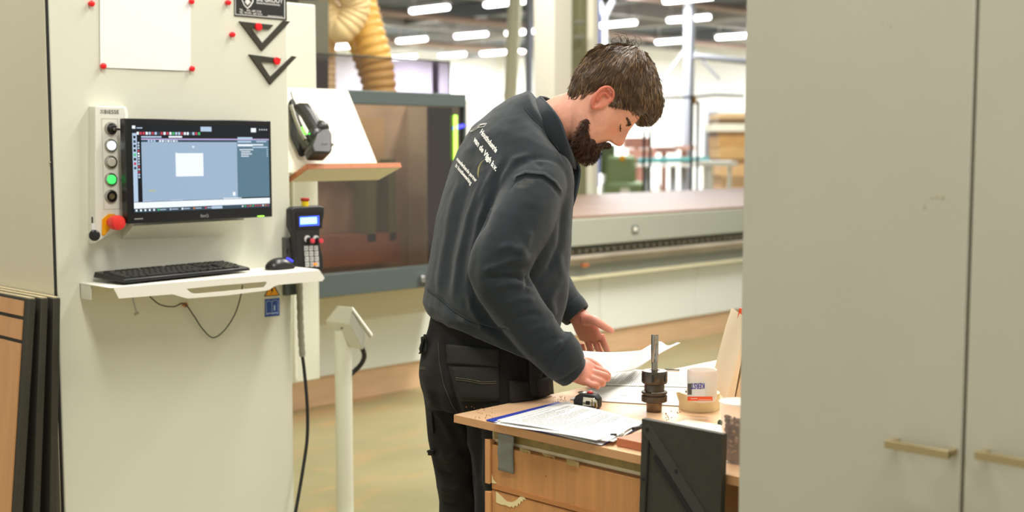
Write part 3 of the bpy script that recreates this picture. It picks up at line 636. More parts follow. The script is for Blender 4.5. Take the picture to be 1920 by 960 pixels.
# mouse
q = at_z(525, 503, KZ); ms = thing('mouse', 'black computer mouse with blue glow at the tray right end', 'mouse', q)
rings = []
for i in range(15):
    t = i/14; u = -.058+.116*t; w_ = .031*math.sqrt(max(.02, 1-abs(2*t-1)**3.2)); h = .038*(math.sin(PI*min(1, t*.9+.06))**.7)*(1-.15*t)+.003
    rings.append([q+XA*u+YA*(w_*math.cos(a))*1.0+ZU*(max(0, math.sin(a))*h) for a in [2*PI*k_/24 for k_ in range(24)]])
b = MB(); b.loft(rings); b.build('shell', mat('mouse shell', '262624', .3), ms, smooth=50)
b = MB(); b.tube([q+Vector((.03, 0, .0335)), q+Vector((.045, 0, .027)), q+Vector((.052, -.004, .02))], .0035, 8); b.build('wheel', mat('blue glow wheel', '3a3cff', .3, emit=2.0), ms)
# cables below tray
CAB = mat('dark grey cable', '3a3830', .5)
b = MB(); b.tube(spline([FP(281, 556, .08), FP(300, 571, .06), FP(325, 575, .04), FP(345, 569, .02), FP(362, 590, .015), FP(380, 617, .015), FP(399, 633, .015), FP(420, 620, .02), FP(440, 590, .03), FP(450, 560, .05), FP(455, 535, .08)], 8), .0022, 8)
tag(b.build('mouse_cable', CAB), 'thin dark cable looping below the keyboard tray', 'cable')
b = MB(); p = FP(344, 571, .0); b.lathe(p, -YA, [(.006, 0), (.006, .01), (.009, .014), (0, .015)], 16); tag(b.build('cable_clip', mat('orange brown clip', 'b07a4e', .5)), 'small brownish clip holding the cable under the tray', 'clip')
# stickers
b = MB(); T = [(495, 556), (525, 554), (510, 528)]
b.prism([FP(x, y, .001) for x, y in T], (0, -.0006, 0), 0); b.prism([FP(x, y, .0018) for x, y in ((497.5, 554.4), (522.5, 552.8), (510, 532))], (0, -.0004, 0), 1)
b.prism([FP(x, y, .0024) for x, y in ((512, 536), (507, 545.5), (510, 545.5), (508, 551.5), (513, 543), (510.5, 543), (513.5, 536))], (0, -.0003, 0), 0)
tag(b.build('warning_sticker', [BLACKP, mat('warning yellow', 'f5a40a', .5)]), 'yellow triangular high voltage warning sticker under the tray', 'sticker')
b = MB(); BL = mat('sticker blue', '2c4f9e', .5); LW = mat('sticker line', 'cfe0ff', .5)
b.prism([FP(x, y, .001) for x, y in ((496.5, 561), (524, 558.5), (524, 591.5), (496.5, 594.5))], (0, -.0006, 0), 0)
def line(pts, w_=.9, o=.002):
    P = [FP(x, y, o) for x, y in pts]; b.tube(P, .0009*w_, 4, 1)
line(((499, 565.5), (504, 564), (509.5, 565), (510.5, 588), (505, 587), (499.5, 589.5), (499, 565.5))); line(((510.5, 588), (516, 586), (521.5, 587.5), (521.5, 563.5), (515, 562.5), (510, 565.5)))
line(((499.5, 589.5), (505, 587.2), (510.5, 588.2), (516, 586), (521.5, 587.5)), 2)
a = FP(513.6, 581.5, .0025); text_into(b, 'i', a, XA, ZU, .026, bold=.0012, mi=1)
tag(b.build('manual_sticker', [BL, LW]), 'blue sticker with open book and letter i below the warning triangle', 'sticker')

# pendant holder and hand pendant
hd = thing('pendant_holder', 'dark grey wall holder at the cabinet edge behind the hand pendant', 'holder', FP(537, 553))
b = MB(); a, c = FP(528, 445), FP(549, 470); b.box(a.x, CX1+.03, FY-.02, FY+.001, FP(537, 487).z, FP(537, 444).z); b.build('upper_plate', mat('dark grey holder', '55544e', .5), hd, bevel=.003)
b = MB(); b.box(a.x, CX1+.03, FY-.02, FY+.001, FP(537, 553).z, FP(537, 530).z); b.build('lower_plate', DGREY, hd, bevel=.003)
q = FP(539, 471, .02); b = MB(); b.lathe(q, -YA, [(.009, 0), (.009, .002), (.006, .002), (.006, .0003), (0, .0003)], 20); b.build('screw', STEEL, hd)
PY_ = FY-.03
def PP(px, py, o=0): return at_y(px, py, PY_-o)
pd = thing('hand_pendant', 'black handheld machine pendant with blue display and white keys', 'remote control', PP(578, 508))
body = [(546, 392), (552, 388), (600, 385.5), (609, 388), (609, 402), (604, 425), (600, 432), (601, 460), (606, 480), (608, 503), (604, 509), (570, 512), (558, 500), (556, 470), (553, 440), (546, 425)]
b = MB(); b.prism([PP(x, y, .035) for x, y in body], (0, .035, 0)); b.build('housing', mat('pendant black', '262626', .45), pd, bevel=.006, segs=3)
q = PP(572, 382, .018); b = MB(); b.lathe(q-ZU*.01, ZU, [(.013, 0), (.013, .018), (.011, .02)], 24, 1); b.lathe(q+ZU*.008, ZU, [(.011, 0), (.016, .004), (.016, .011), (.0135, .013), (0, .0135)], 24, 0); b.build('stop_button', [mat('dark red', 'a32a1c', .5), mat('bright yellow', 'e8c81c', .5)], pd)
def prect(mb, x0, y0, x1, y1, mi=0, o=.036, t=.001):
    A = PP(x0, y0, o); C = PP(x1, y1, o); mb.box(A.x, C.x, A.y-t, A.y, C.z, A.z, mi)
b = MB(); prect(b, 555, 398, 604, 428, 0); prect(b, 561, 406, 598.5, 422.5, 1, .037); prect(b, 563, 408.5, 594, 419, 2, .0382, .0003)
b.build('display', [BLACKP, mat('lcd blue', '3b52e0', .3, emit=1.3), mat('lcd bright', '9cdcff', .3, emit=1.4)], pd)
for i, x in enumerate((578, 594)):
    q = PP(x, 451, .036); b = MB(); b.lathe(q, -YA, [(.0125, 0), (.012, .006), (.009, .012), (.0085, .02)], 24, 0); b.lathe(q+Vector((.001, -.02, 0)), -YA, [(.0085, 0), (.0085, .008), (0, .009)], 24, 1)
    b.lathe(q+Vector((-.005, .0, .006)), -YA, [(.013, 0), (.013, .003), (0, .004)], 24, 2); b.build('joystick', [BLACKP, mat('pinkish red cap', 'd94452', .45), mat('grey dial', 'c9c9c6', .5)], pd)
KW = mat('grey white key', 'c8cac8', .5)
for r_ in range(4):
    for c_ in range(3):
        x = 573.5+c_*9.2+r_*.7; y = 465.5+r_*10.2-c_*.3; b = MB(); prect(b, x-3.6, y-4.2, x+3.6, y+4.2, 0, .0365, .003); prect(b, x-1.1, y-.9, x+1.1, y+.9, 1, .0397, .0003); b.build('key', [KW, GREYP], pd, bevel=.0008)
b = MB(); prect(b, 588, 493.5, 594, 497, 0, .041, .001); b.build('orange_led', mat('orange led', 'ff8a2a', .3, emit=.8), pd)
# sleeve + cable hanging from the pendant
b = MB(); sp = spline([PP(561, 505, .012), PP(562, 560, .012), PP(564, 620, .01), PP(567, 668, .01)], 10); b.tube(sp, [.0115+.0012*math.sin(i*2.1) for i in range(len(sp))], 16)
cb = thing('pendant_cable', 'black cable in grey spiral sleeve hanging from the pendant to the floor', 'cable', PP(566, 660))
b.build('spiral_sleeve', mat('grey sleeve', '8f8c7c', .6, bump=.3, bscale=300), cb)
lp = PP(555, 955, .01)
b = MB(); b.tube(spline([PP(566, 660, .01), PP(571, 700, .01), PP(576, 760, .012), PP(576, 820, .015), PP(568, 880, .02), PP(556, 950, .03), PP(545, 1010, .05), Vector((lp.x-.12, lp.y-.15, .03)), Vector((lp.x+.05, lp.y-.3, .008))], 8), .0062, 12); b.build('wire', BLACKM, cb)

# lectern with scanner cradle
lt = thing('lectern_shelf', 'slanting cream board with brown edged shelf beside the control cabinet', 'shelf', at_y(650, 330, 3.95))
LY = FY+.05
a, c = at_y(575, 308, LY), at_y(750, 307.5, LY); zsf = a.z
tl = math.radians(24); dn = Vector((0, math.cos(tl), -math.sin(tl))); nn = Vector((0, math.sin(tl), math.cos(tl)))
dp = .125
b = MB(); f0, f1 = Vector((a.x, LY, zsf)), Vector((c.x, LY, zsf)); 
b.prism([f0, f1, f1+dn*dp-XA*.02, f0+dn*dp-XA*.0], -nn*.019, 0); b.build('shelf_board', mat('light underside', 'd9d2b8', .5), lt, bevel=.001)
b = MB(); b.prism([f0, f1, f1-nn*.020, f0-nn*.020], -dn*.003, 0); b.prism([f0, f0+dn*dp, f0+dn*dp-nn*.02, f0-nn*.02], (-.003, 0, 0)); b.prism([f0+nn*.0005, f1+nn*.0005, f1+dn*dp+nn*.0005, f0+dn*dp+nn*.0005], nn*.001)
b.build('edge_band', mat('beech edge', 'b4714a', .5, var=.08, vscale=30), lt)
# back board: stands on the shelf, leans back
r0 = f0+dn*dp*.62
zr = at_y(713, 305, r0.y).x
W0 = Vector((CX1+.012, r0.y, r0.z)); W1 = Vector((zr, r0.y, r0.z))
H1 = at_y(680, 171, r0.y+.2); up_ = H1-W1; up_.x = 0
b = MB(); b.prism([W0, W1, W1+up_, Vector((CX1+.012, 0, 0))*0+Vector((W0.x, W0.y, W0.z))+up_], nn*0+Vector((0, .016, .004))); b.build('back_board', mat('cream board', 'f0ead4', .5), lt, bevel=.001)
b = MB(); q = W0+up_*.3; b.box(q.x-.011, q.x+.1, q.y+.05, q.y+.12, q.z-.1, q.z+.06); b.build('support_arm', CREAM, lt)
up_n = up_.normalized(); bn = up_n.cross(XA).normalized()
if bn.y > 0: bn = -bn
def BP(px, py, off=0):  # point on the leaning board
    r = ray(px, py); o_ = W0+bn*off; t = (o_-CAM).dot(bn)/r.dot(bn); return CAM+r*t
cr = thing('scanner_cradle', 'black charging cradle with green light fixed on the cream board', 'cradle', BP(585, 285, .02))
def hull(mb, secs, n=20, mi=0):   # secs: (center, a, b) elliptical sections
    mb.loft([[c_+a_*math.cos(2*PI*k/n)+b_*math.sin(2*PI*k/n) for k in range(n)] for c_, a_, b_ in secs], mi)
dscr = (BP(600, 280, .04)-BP(556, 205, .04)).normalized(); side = dscr.cross(bn).normalized()
SCB = mat('scanner black', '2c2c28', .35); SCG = mat('cradle grey', '47463e', .4)
b = MB(); secs = []
for (x, y, w_, h_, of) in ((552, 215, .012, .012, .03), (556, 235, .022, .02, .03), (566, 262, .028, .028, .035), (580, 275, .036, .03, .04), (600, 280, .036, .03, .055), (614, 276, .03, .026, .065)):
    secs.append((BP(x, y, of), side*w_, bn*h_))
hull(b, secs); b.build('base', SCG, cr, smooth=50)
b = MB(); hull(b, [(BP(548, 200, .008), XA*.02, ZU*.03), (BP(556, 250, .03), XA*.03, ZU*.04), (BP(566, 284, .03), XA*.02, ZU*.02)]); b.build('mount', BLACKM, cr)
b = MB(); b.tube([BP(546, 198, .07), BP(552, 218, .085), BP(562, 245, .095), BP(572, 262, .1)], .007, 10); b.build('rim', mat('grey rim', '74705c', .35), cr)
b = MB(); b.tube([BP(567, 238, .1), BP(571, 248, .102), BP(574, 252, .1)], [.004, .0065, .004], 10); b.build('green_led', mat('green led', '6dff4a', .3, emit=2.2), cr)
sc = thing('barcode_scanner', 'black barcode scanner resting in the cradle on the cream board', 'scanner', BP(600, 270, .06))
b = MB(); hull(b, [(BP(549, 206, .055), side*.014, bn*.014), (BP(556, 199, .065), side*.024, bn*.022), (BP(567, 201, .075), side*.030, bn*.026), (BP(578, 215, .085), side*.031, bn*.026), (BP(588, 232, .09), side*.032, bn*.026), (BP(598, 250, .09), side*.032, bn*.026)], 22); b.build('handle', SCB, sc, smooth=50)
b = MB(); b.ell(BP(601, 240, .095), RT*.033, HF*.035, ZU*.030, 24, 16); b.ell(BP(590, 255, .09), RT*.026, HF*.035, ZU*.034, 24, 16); b.build('neck', SCB, sc, smooth=50)
b = MB(); P = [(594, 250), (604, 241), (617, 240), (623, 250), (623.5, 281), (620, 287), (590, 286), (584, 272)]
b.prism([BP(x, y, .135) for x, y in P], bn*-.06); b.build('head', SCB, sc, bevel=.007, segs=3)
b = MB(); b.tube([BP(604, 268, .139), BP(615, 268.5, .139)], .0012, 6); b.build('logo', mat('dim logo', '5a6a7a', .5), sc)
b = MB(); b.tube([BP(573, 193, .095), BP(585, 205, .103), BP(594, 218, .108)], [.002, .0035, .002], 8); b.build('trim_strip', mat('scanner trim', '8d8a72', .35), sc)
b = MB(); b.tube([BP(580, 252, .1), BP(584, 246, .104)], .003, 8); b.build('green_glow', mat('green glow', '4aff5a', .3, emit=1.5), sc)
b = MB(); b.tube(spline([BP(545, 172, .03), BP(549, 186, .04), BP(554, 199, .06)], 6), .0028, 8); b.build('cord', BLACKM, sc)

# pedestal box on a pole
D0 = 4.9
pb = at_d(644, 700, D0); pr = 16.3/FPX*D0
ps = thing('switch_pedestal', 'cream round pole with a tilted grey switch box on top', 'pedestal', (pb.x, pb.y, 0))
zt_ = at_d(644, 628, D0).z; b = MB(); b.lathe((pb.x, pb.y, 0), ZU, [(.09, 0), (.09, .008), (pr, .009), (pr, zt_+.02)], 32); b.build('pole', CREAM, ps)
# box: long axis leans
C = [at_d(609, 601, D0-.06), at_d(655, 607, D0-.08), at_d(686, 656, D0-.07), at_d(662, 650, D0-.05)]
TL, TR, BR, RR = at_d(656, 608, D0-.10), at_d(661, 575, D0-.10), at_d(699, 627, D0-.10), at_d(680, 655, D0-.10)
L1, L2 = at_d(610, 600, D0-.02), at_d(634, 572, D0-.02)
b = MB(); dv = HF*.11+RT*.0
face = [TL, at_d(661, 576, D0-.1), at_d(699, 628, D0-.1), at_d(680, 656, D0-.1)]
L = [at_d(610, 602, D0+.03), at_d(633, 573, D0+.03), at_d(671, 622, D0+.03), at_d(640, 648, D0+.03)]
b.add(face+L, [(0, 1, 2, 3), (4, 7, 6, 5), (0, 4, 5, 1), (1, 5, 6, 2), (2, 6, 7, 3), (3, 7, 4, 0)]); b.build('box', mat('grey box', 'cfcdbd', .5), ps, bevel=.003)
ctr = sum(face, Vector())/4; nrm = (face[1]-face[0]).cross(face[3]-face[0]).normalized()
if nrm.dot(CAM-ctr) < 0: nrm = -nrm
e1 = (face[1]-face[0]); e2 = (face[3]-face[0])
b = MB(); b.prism([face[0]+e1*.03+e2*.02, face[0]+e1*.86+e2*.02, face[0]+e1*.86+e2*.98, face[0]+e1*.03+e2*.98], nrm*.006); b.build('lid', mat('grey lid', 'bcbcb2', .5), ps, bevel=.002)
b = MB(); b.prism([face[0]+e1*.9, face[0]+e1*1.03, face[2]*1.0+e1*.03, face[2]-e1*.1], nrm*.016); b.build('upper_rim', PALE, ps, bevel=.001)
q = at_d(641, 615, D0-.075); b = MB(); b.lathe(q, -HF, [(.004, 0), (.004, .004), (0, .004)], 12); b.build('screw', BLACKM, ps)
b = MB(); b.tube(spline([at_d(679, 652, D0-.02), at_d(683, 668, D0), at_d(676, 684, D0+.02), at_d(660, 700, D0+.02), at_d(650, 712, D0+.01)], 8), .0095, 12); b.build('cable', BLACKM, ps)

# boards leaning on the cabinet side
WOODB = mat('beech veneer', 'cf9a66', .5, var=.1, vscale=14, stretch=(1, 1, .12))
T = .0285; XT = CX0-.006; nearY = at_x(115, 557, XT).y; hgt = at_x(115, 557, XT).z; lean = math.radians(4)
for i, (lb, dy) in enumerate((('black edged panel standing closest to the cream cabinet side', 0), ('middle black edged panel of the three leaning boards', -.012), ('front beech faced panel with black grooves, leaning far left', -.024))):
    lean = math.radians((2.9, 4.2, 5.6)[i]); a = Matrix.Rotation(lean, 4, 'Y'); a.translation = Vector((XT-(i+1)*T-math.sin(lean)*hgt-.005*i, nearY-dy, 0)); 
    t = thing('door_panel', lb, 'panel', a.translation, 'black edged panels leaning on the cabinet')
    b = MB(); b.xf = a; b.box(.003, T-.002, 0, .62, 0, hgt+.003*i); b.build('core', MDF, t, bevel=.003)
    b = MB(); b.xf = a
    if i == 2:
        ys = [.036, .43, .448, .62]; zs = [0, hgt-.135, hgt-.123, hgt-.062, hgt-.05, hgt-.004]
        ys = [.030, .262, .2645, .288, .2905, .62]
        for j in range(0, 6, 2):
            for k_ in range(0, 6, 2): b.box(-.001, .003, ys[j], ys[j+1], zs[k_], zs[k_+1])
        b.build('veneer', WOODB, t)
    b = MB(); b.xf = a; b.box(.006, T-.004, .006, .62, hgt+.003*i, hgt+.003*i+.003); b.build('top_edge', mat('pale edge', 'c9b990', .6), t)
# ================================================================== desk
DZ = .85
tip = at_z(851, 777, DZ); DX0, DY1 = tip.x, tip.y; DX1, DY0 = 3.35, 1.28; TH = .019
BEECH = mat('beech laminate', 'dcb48c', .38, var=.05, vscale=5, stretch=(.4, 3, 1))
BEECHE = mat('beech edge band', 'cf9d6e', .45, var=.05, vscale=6)
OAK = mat('oak veneer', 'c68d55', .48, var=.16, vscale=26, stretch=(1, 1.3, .07), wood=.3)
ds = thing('workbench', 'beech topped workbench with worn oak drawers in front of the man', 'desk', (DX0+.4, (DY0+DY1)/2, 0))
b = MB(); b.box(DX0, DX1, DY0, DY1, DZ-TH, DZ); b.build('worktop', [BEECH], ds, bevel=.0012)
b = MB(); b.box(DX0-.001, DX0, DY0+.001, DY1-.001, DZ-TH, DZ-.0005); b.build('edge_band', BEECHE, ds)
FX = DX0+.022
UY1 = at_x(930, 850, FX).y; UY0 = 1.46
zr1 = DZ-TH; zr0 = at_x(930, 829, FX).z
b = MB(); b.box(FX+.004, DX1-.3, UY0, UY1+.004, 0.08, zr1); b.build('carcass', mat('carcass board', 'b98a58', .6), ds)
b = MB(); b.box(FX+.001, FX+.006, UY0, UY1+.012, zr0, zr1); b.build('top_rail', mat('cream rail', 'e6dcb4', .5), ds)
b = MB(); b.box(FX+.02, DX1-.3, UY0+.0, UY1-.05, 0, .08); b.build('plinth', MDF, ds)
b = MB(); b.box(DX1-.35, DX1-.32, DY0, DY1-.05, 0, zr1); b.box(DX0+.3, DX0+.32, DY0, UY0, 0, zr1); b.build('support_panel', mat('shade darkened board', '33241a', .6), ds)  # board colour darkened to carry the shade under the bench
dh = at_x(930, 832, FX).z-at_x(930, 914, FX).z; z = zr0-.003; n = 0
while z > .15:
    z0 = max(.1, z-dh if n < 2 else z-dh*1.7); b = MB(); b.box(FX-.014, FX, UY0, UY1, z0, z); o = b.build('drawer_front', OAK, ds, bevel=.0015)
    b = MB(); b.box(FX-.0155, FX-.0142, UY0+.002, UY1-.002, z0, z0+.012); b.build('edge_strip', mat('oak strip', 'bd7f48', .5, var=.1, vscale=30, stretch=(1, .2, 1)), o)
    if n == 1:
        TV = ((930.3, 921.7), (940, 930), (950, 940), (960, 941.7), (968, 938), (972, 934), (976.7, 930), (983, 929), (993, 930.3), (984, 933), (986, 937), (981, 936), (980, 941), (977, 939), (975, 946), (972, 943), (970, 950), (966, 947), (963, 952.5), (960, 949), (956.7, 951), (948, 947), (940, 946), (930.3, 941.7))
        b = MB(); b.prism([at_x(x, y, FX-.0144) for x, y in TV], (-.0006, 0, 0)); b.build('torn_veneer', mat('bare chipboard', 'ead9a2', .8, var=.06, vscale=60), o)
    if n == 0:
        b = MB(); y = UY1-.001; b.prism([(FX-.0148, y, z0+.013), (FX-.0148, y-.017, z0+.015), (FX-.0148, y-.006, z0+.022), (FX-.0148, y, z0+.034)], (-.0005, 0, 0)); b.build('chip', mat('bare chipboard', 'ead9a2', .8), o)
        q = at_x(1024, 893, FX-.0145); b = MB(); b.lathe(q, -XA, [(.0012, 0), (.0008, .001)], 8); b.build('screw_hole', BLACKM, o)
    z = z0-.003; n += 1
# drawer ends of the unit behind, seen at the left
for (y0, y1) in ((825, 908), (923, 1010), (1016, 1130)):
    q0, q1 = at_y(918, y0, UY1+.002), at_y(918, y1, UY1+.002)
    b = MB(); b.prism([(q0.x, UY1+.002, q0.z), (FX-.002, UY1+.002, q0.z-.002), (FX-.002, UY1+.002, q1.z+.006), (q0.x, UY1+.002, q1.z)], (0, .016, 0)); b.build('rear_drawer_end', mat('oak end', 'd29a62', .5), ds, bevel=.0008)
# tapes
TAPE = mat('brown packing tape', 'a8955a', .25, var=.18, vscale=40, alpha=.62)
tp = thing('packing_tape', 'old translucent brown packing tape along the rail under the worktop', 'tape', (FX, 1.8, zr0))
b = MB(); b.box(FX-.0006, FX+.0008, UY0+.02, UY1+.008, zr0+.008, zr1-.0005); b.build('long_strip', TAPE, tp)
for (xa, xb, yb, ya) in ((975, 995, 847, 838), (1018, 1041, 855, 842), (1063, 1086, 872, 850)):
    A, B_ = at_x(xa, ya, FX-.0165), at_x(xb, ya, FX-.0165); zz = at_x(xa, yb, FX-.0165).z
    b = MB(); y0, y1 = B_.y, A.y; pts = [(FX-.0172, y1, zr0+.006), (FX-.0172, y0, zr0+.004), (FX-.0172, y0, zz-.002)]
    m_ = 7
    for i in range(1, m_): pts.append((FX-.0172, y0+(y1-y0)*i/m_, zz+.004*((i*37) % 5)/5))
    pts.append((FX-.0172, y1, zz+.004)); b.prism(pts, (-.0005, 0, 0)); b.build('torn_strip', mat('aged tape', 'bfa970', .3, var=.15, vscale=50, alpha=.6), tp)
dt = thing('duct_tape', 'grey duct tape strip hanging over the top drawer left end', 'tape', at_x(950, 880, FX-.017))
A, B_ = at_x(934, 840, FX-.0165), at_x(963, 840, FX-.0165); b = MB()
rows = []
zt0, zt1 = zr1-.001, at_x(948, 884, FX-.0165).z
for j in range(13):
    zz = zt0+(zt1-zt0)*j/12; rows.append([Vector((FX-.0172-.0008*math.sin(j*1.1+i*.7), A.y+(B_.y-A.y)*i/6-.001*math.sin(j*.8), zz-.002*i/6)) for i in range(7)])
b.grid(rows); b.build('strip', mat('duct tape grey', '7e8078', .4, var=.06, vscale=30), dt, solid=.0006)

def zq(px, py, dz=0): return at_z(px, py, DZ+dz)
# clipboard
cbd = thing('clipboard', 'blue clipboard with metal clip lying at the bench corner', 'clipboard', zq(1050, 800))
CB = [zq(911, 790), zq(1047, 756), zq(1212, 800), zq(1130, 836)]
BLUE = mat('blue board', '2e3fa0', .4)
b = MB(); b.prism([p+ZU*.0012 for p in CB], (0, 0, .003)); b.build('board', BLUE, cbd, bevel=.0008)
q = [zq(1146, 818, .02), zq(1160, 822, .022), zq(1165, 812, .026), zq(1190, 806, .024), zq(1215, 800, .02)]
b = MB(); b.tube([zq(1155, 825, .008), zq(1175, 819, .012), zq(1200, 812, .012), zq(1212, 808, .01)], .0022, 8); b.tube(spline([zq(1150, 817, .010), zq(1165, 818, .017), zq(1172, 810, .021), zq(1184, 803, .017), zq(1202, 800, .015)], 6), .0016, 8); b.build('clip', STEEL, cbd)
b = MB(); b.tube([zq(1145, 816, .011), zq(1156, 816, .012)], .004, 10); b.tube([zq(1187, 804, .017), zq(1203, 801, .015)], .004, 10); b.build('rubber_tip', BLACKM, cbd)
def sheet(name, corners, label, lines=True, z0=0, curl=None, parent=None, seed=1, n=14, th=.0004, mt=PAPER, cover=(0.06, .94)):
    c00, c10, c11, c01 = corners; rows = []
    def S_(u, v):
        p = c00.lerp(c10, u).lerp(c01.lerp(c11, u), v)
        if curl: p = p+curl(u, v)
        return p
    for j in range(n+1): rows.append([S_(i/n, j/n) for i in range(n+1)])
    t = parent or thing(name, label, 'paper', (c00+c11)/2)
    b = MB(); b.grid(rows); b.build('sheet' if parent is None else name, mt, t, solid=th, smooth=60)
    if lines:
        rr = random.Random(seed); b = MB(); v = cover[0]
        while v < cover[1]:
            if rr.random() < .86:
                u = .08; ln = .92 if rr.random() < .6 else .3+.5*rr.random()
                while u < ln:
                    u2 = min(ln, u+.03+.09*rr.random()); a_ = [S_(u, v), S_(u2, v), S_(u2, v+.009), S_(u, v+.009)]
                    nn_ = (a_[1]-a_[0]).cross(a_[3]-a_[0]).normalized(); nn_ = nn_ if nn_.z > 0 else -nn_
                    b.add([q_+nn_*.0007 for q_ in a_], [(0, 1, 2, 3)]); u = u2+.012
            v += .024
        b.build('print', PRINT, t, smooth=0)
    return t
pc = thing('paper_stack', 'stack of printed forms on the blue clipboard', 'papers', zq(1060, 790, .005))
cs = [((926, 791), (1056, 756), (1199, 795), (1128, 833)), ((931, 789), (1062, 754), (1206, 792), (1140, 831)), ((927, 793), (1052, 759), (1200, 797), (1118, 829)), ((936, 790), (1060, 755), (1208, 788), (1150, 827))]
for i, c_ in enumerate(cs):
    P = [zq(x, y, .0055+.0022*i) for x, y in c_]
    # order: left, far, right, near -> u along left->far (short), v along left->near (long)
    sheet('sheet', [P[0], P[1], P[2], P[3]], None, lines=(i == 3), parent=pc, seed=5, curl=(lambda u, v, i=i: ZU*(.003*math.sin(u*3+i)*v+.002*math.sin(v*5+i*2))))
# sheets on the bench behind
sheet('drawing_sheet', [zq(1068, 749, .002), zq(1120, 722, .002), zq(1289, 724, .002), zq(1289, 762, .002)], 'lower white drawing sheet flat on the bench behind the tape measure', lines=False, cover=(.1, .3))
b = MB(); b.prism([zq(x, y, .0028) for x, y in ((1158, 741), (1170, 728), (1198, 724), (1187, 742))], (0, 0, .0002)); tag(b.build('printed_plan', mat('faint green print', 'dfe5dc', .8)), 'small pale green plan drawing printed on the lower bench sheet', 'drawing')
sheet('drawing_sheet', [zq(1110, 722, .004), zq(1150, 690, .004), zq(1300, 700, .004), zq(1296, 726, .004)], 'upper white printed sheet on the bench behind the tool holder', lines=True, seed=9)
# held sheets
def cpt(px, py, d): return at_d(px, py, d)
sheet('held_sheet', [cpt(1128, 702, 3.20), cpt(1082, 657, 3.34), cpt(1212, 656, 3.62), cpt(1195, 690, 3.42)], 'white printed sheet hanging under the lifted page in the man right hand', lines=True, seed=12, curl=lambda u, v: ZU*(-.006*math.sin(PI*v)))
sheet('held_sheet', [cpt(1131, 704, 3.18), cpt(1129, 700, 3.20), cpt(1234, 641, 3.36), cpt(1190, 693, 3.22)], 'lifted white page pinched between the man fingers, its underside showing', lines=False, curl=lambda u, v: Vector((0, 0, 0)), mt=mat('page underside', 'e9e6ea', .8)) if False else None
rows = []
A0, A1 = cpt(1130, 704, 3.18), cpt(1131, 701, 3.20); B0_, B1_ = cpt(1188, 694, 3.26), cpt(1236, 640, 3.34); C0, C1 = cpt(1250, 660, 3.34), cpt(1252, 651, 3.35); D0_, D1 = cpt(1276, 643, 3.38), cpt(1270, 642, 3.38)
edge_lo = spline([A0, cpt(1158, 698, 3.22), B0_, cpt(1220, 674, 3.3), cpt(1248, 657, 3.34), D0_], 4)
edge_hi = spline([A1, cpt(1165, 680, 3.26), cpt(1200, 658, 3.31), cpt(1234, 640, 3.36), cpt(1252, 648, 3.36), D1], 4)
b = MB(); b.grid([[l.lerp(h, i/8) for l, h in zip(edge_lo, edge_hi)] for i in range(9)])
t = thing('held_sheet', 'lifted white page pinched between the man fingers, underside showing', 'paper', A0); b.build('sheet', PAPER, t, solid=.0004, smooth=60)
# tape measure
q = zq(1098, 766); tm = thing('tape_measure', 'black and chrome tape measure lying on the bench before the papers', 'tape measure', q)
d1 = (zq(1126, 767)-zq(1080, 758)).normalized(); d1.z = 0; d1 = (at_z(1124, 768, DZ)-at_z(1092, 765, DZ)); d1.z = 0; d1.normalize(); d2 = Vector((-d1.y, d1.x, 0))
e = lambda u, v, z_: q+d1*u+d2*v+ZU*z_
b = MB(); prof = [(-.030, 0), (.030, 0), (.034, .006), (.034, .026), (.024, .036), (-.012, .038), (-.026, .030), (-.032, .018)]
b.prism([e(u, -.004, z_) for u, z_ in prof], d2*.03); b.build('case', BLACKM, tm, bevel=.004, segs=3)
b = MB(); b.prism([e(u, -.008, z_) for u, z_ in [(-.006, .004), (.030, .003), (.033, .008), (.032, .024), (.024, .03), (-.004, .031)]], d2*.005); b.build('chrome_plate', mat('tape chrome', 'cfc9b8', .18, metal=1), tm, bevel=.001)
b = MB(); b.box(0, 0, 0, 0, 0, 0); b = MB(); b.prism([e(u, -.0095, z_) for u, z_ in [(.004, .012), (.014, .012), (.014, .021), (.004, .021)]], d2*.002); b.build('window', BLACKP, tm)
b = MB(); b.prism([e(u, -.0095, z_) for u, z_ in [(.019, .006), (.021, .006), (.021, .026), (.019, .026)]], d2*.002); b.prism([e(u, -.0095, z_) for u, z_ in [(.026, .006), (.031, .008), (.031, .016), (.026, .018)]], d2*.002); b.build('trim_lines', mat('gold trim', '8a7440', .3, metal=.8), tm)
b = MB(); b.ell(e(.008, .01, .039), d1*.008, d2*.006, ZU*.004); b.build('lock_button', mat('lock red', 'c23a32', .5), tm)
b = MB(); b.ell(e(-.012, .01, .037), d1*.012, d2*.008, ZU*.004); b.build('belt_clip', STEEL, tm)
# tool holder with cutter
GUN = mat('gunmetal', '5c544a', .32, metal=.85, var=.2, vscale=60)
q = zq(1226.5, 771); hk = thing('tool_holder', 'steel collet tool holder with router bit standing on the bench', 'tool', q)
b = MB(); b.lathe(q, ZU, [(.018, 0), (.0187, .002), (.0195, .023), (.0195, .0245)], 40); b.build('taper', mat('taper steel', '7b6b58', .3, metal=.85, var=.15, vscale=30), hk)
b = MB(); b.lathe(q, ZU, [(.029, .0245), (.0315, .026), (.0318, .039), (.0295, .0405), (.028, .042), (.028, .0435), (.031, .0445), (.0318, .0465), (.031, .0495), (.0265, .0515)], 44); b.build('flange', GUN, hk)
b = MB(); b.lathe(q, ZU, [(.0245, .051), (.0245, .066), (.0235, .068), (.025, .070)], 40); b.build('neck', GUN, hk)
b = MB(); b.lathe(q, ZU, [(.025, .070), (.030, .0705), (.0315, .073), (.0315, .098), (.030, .1005), (.021, .101), (.012, .1015), (.0115, .1005)], 44)
nt_ = b.build('collet_nut', GUN, hk)
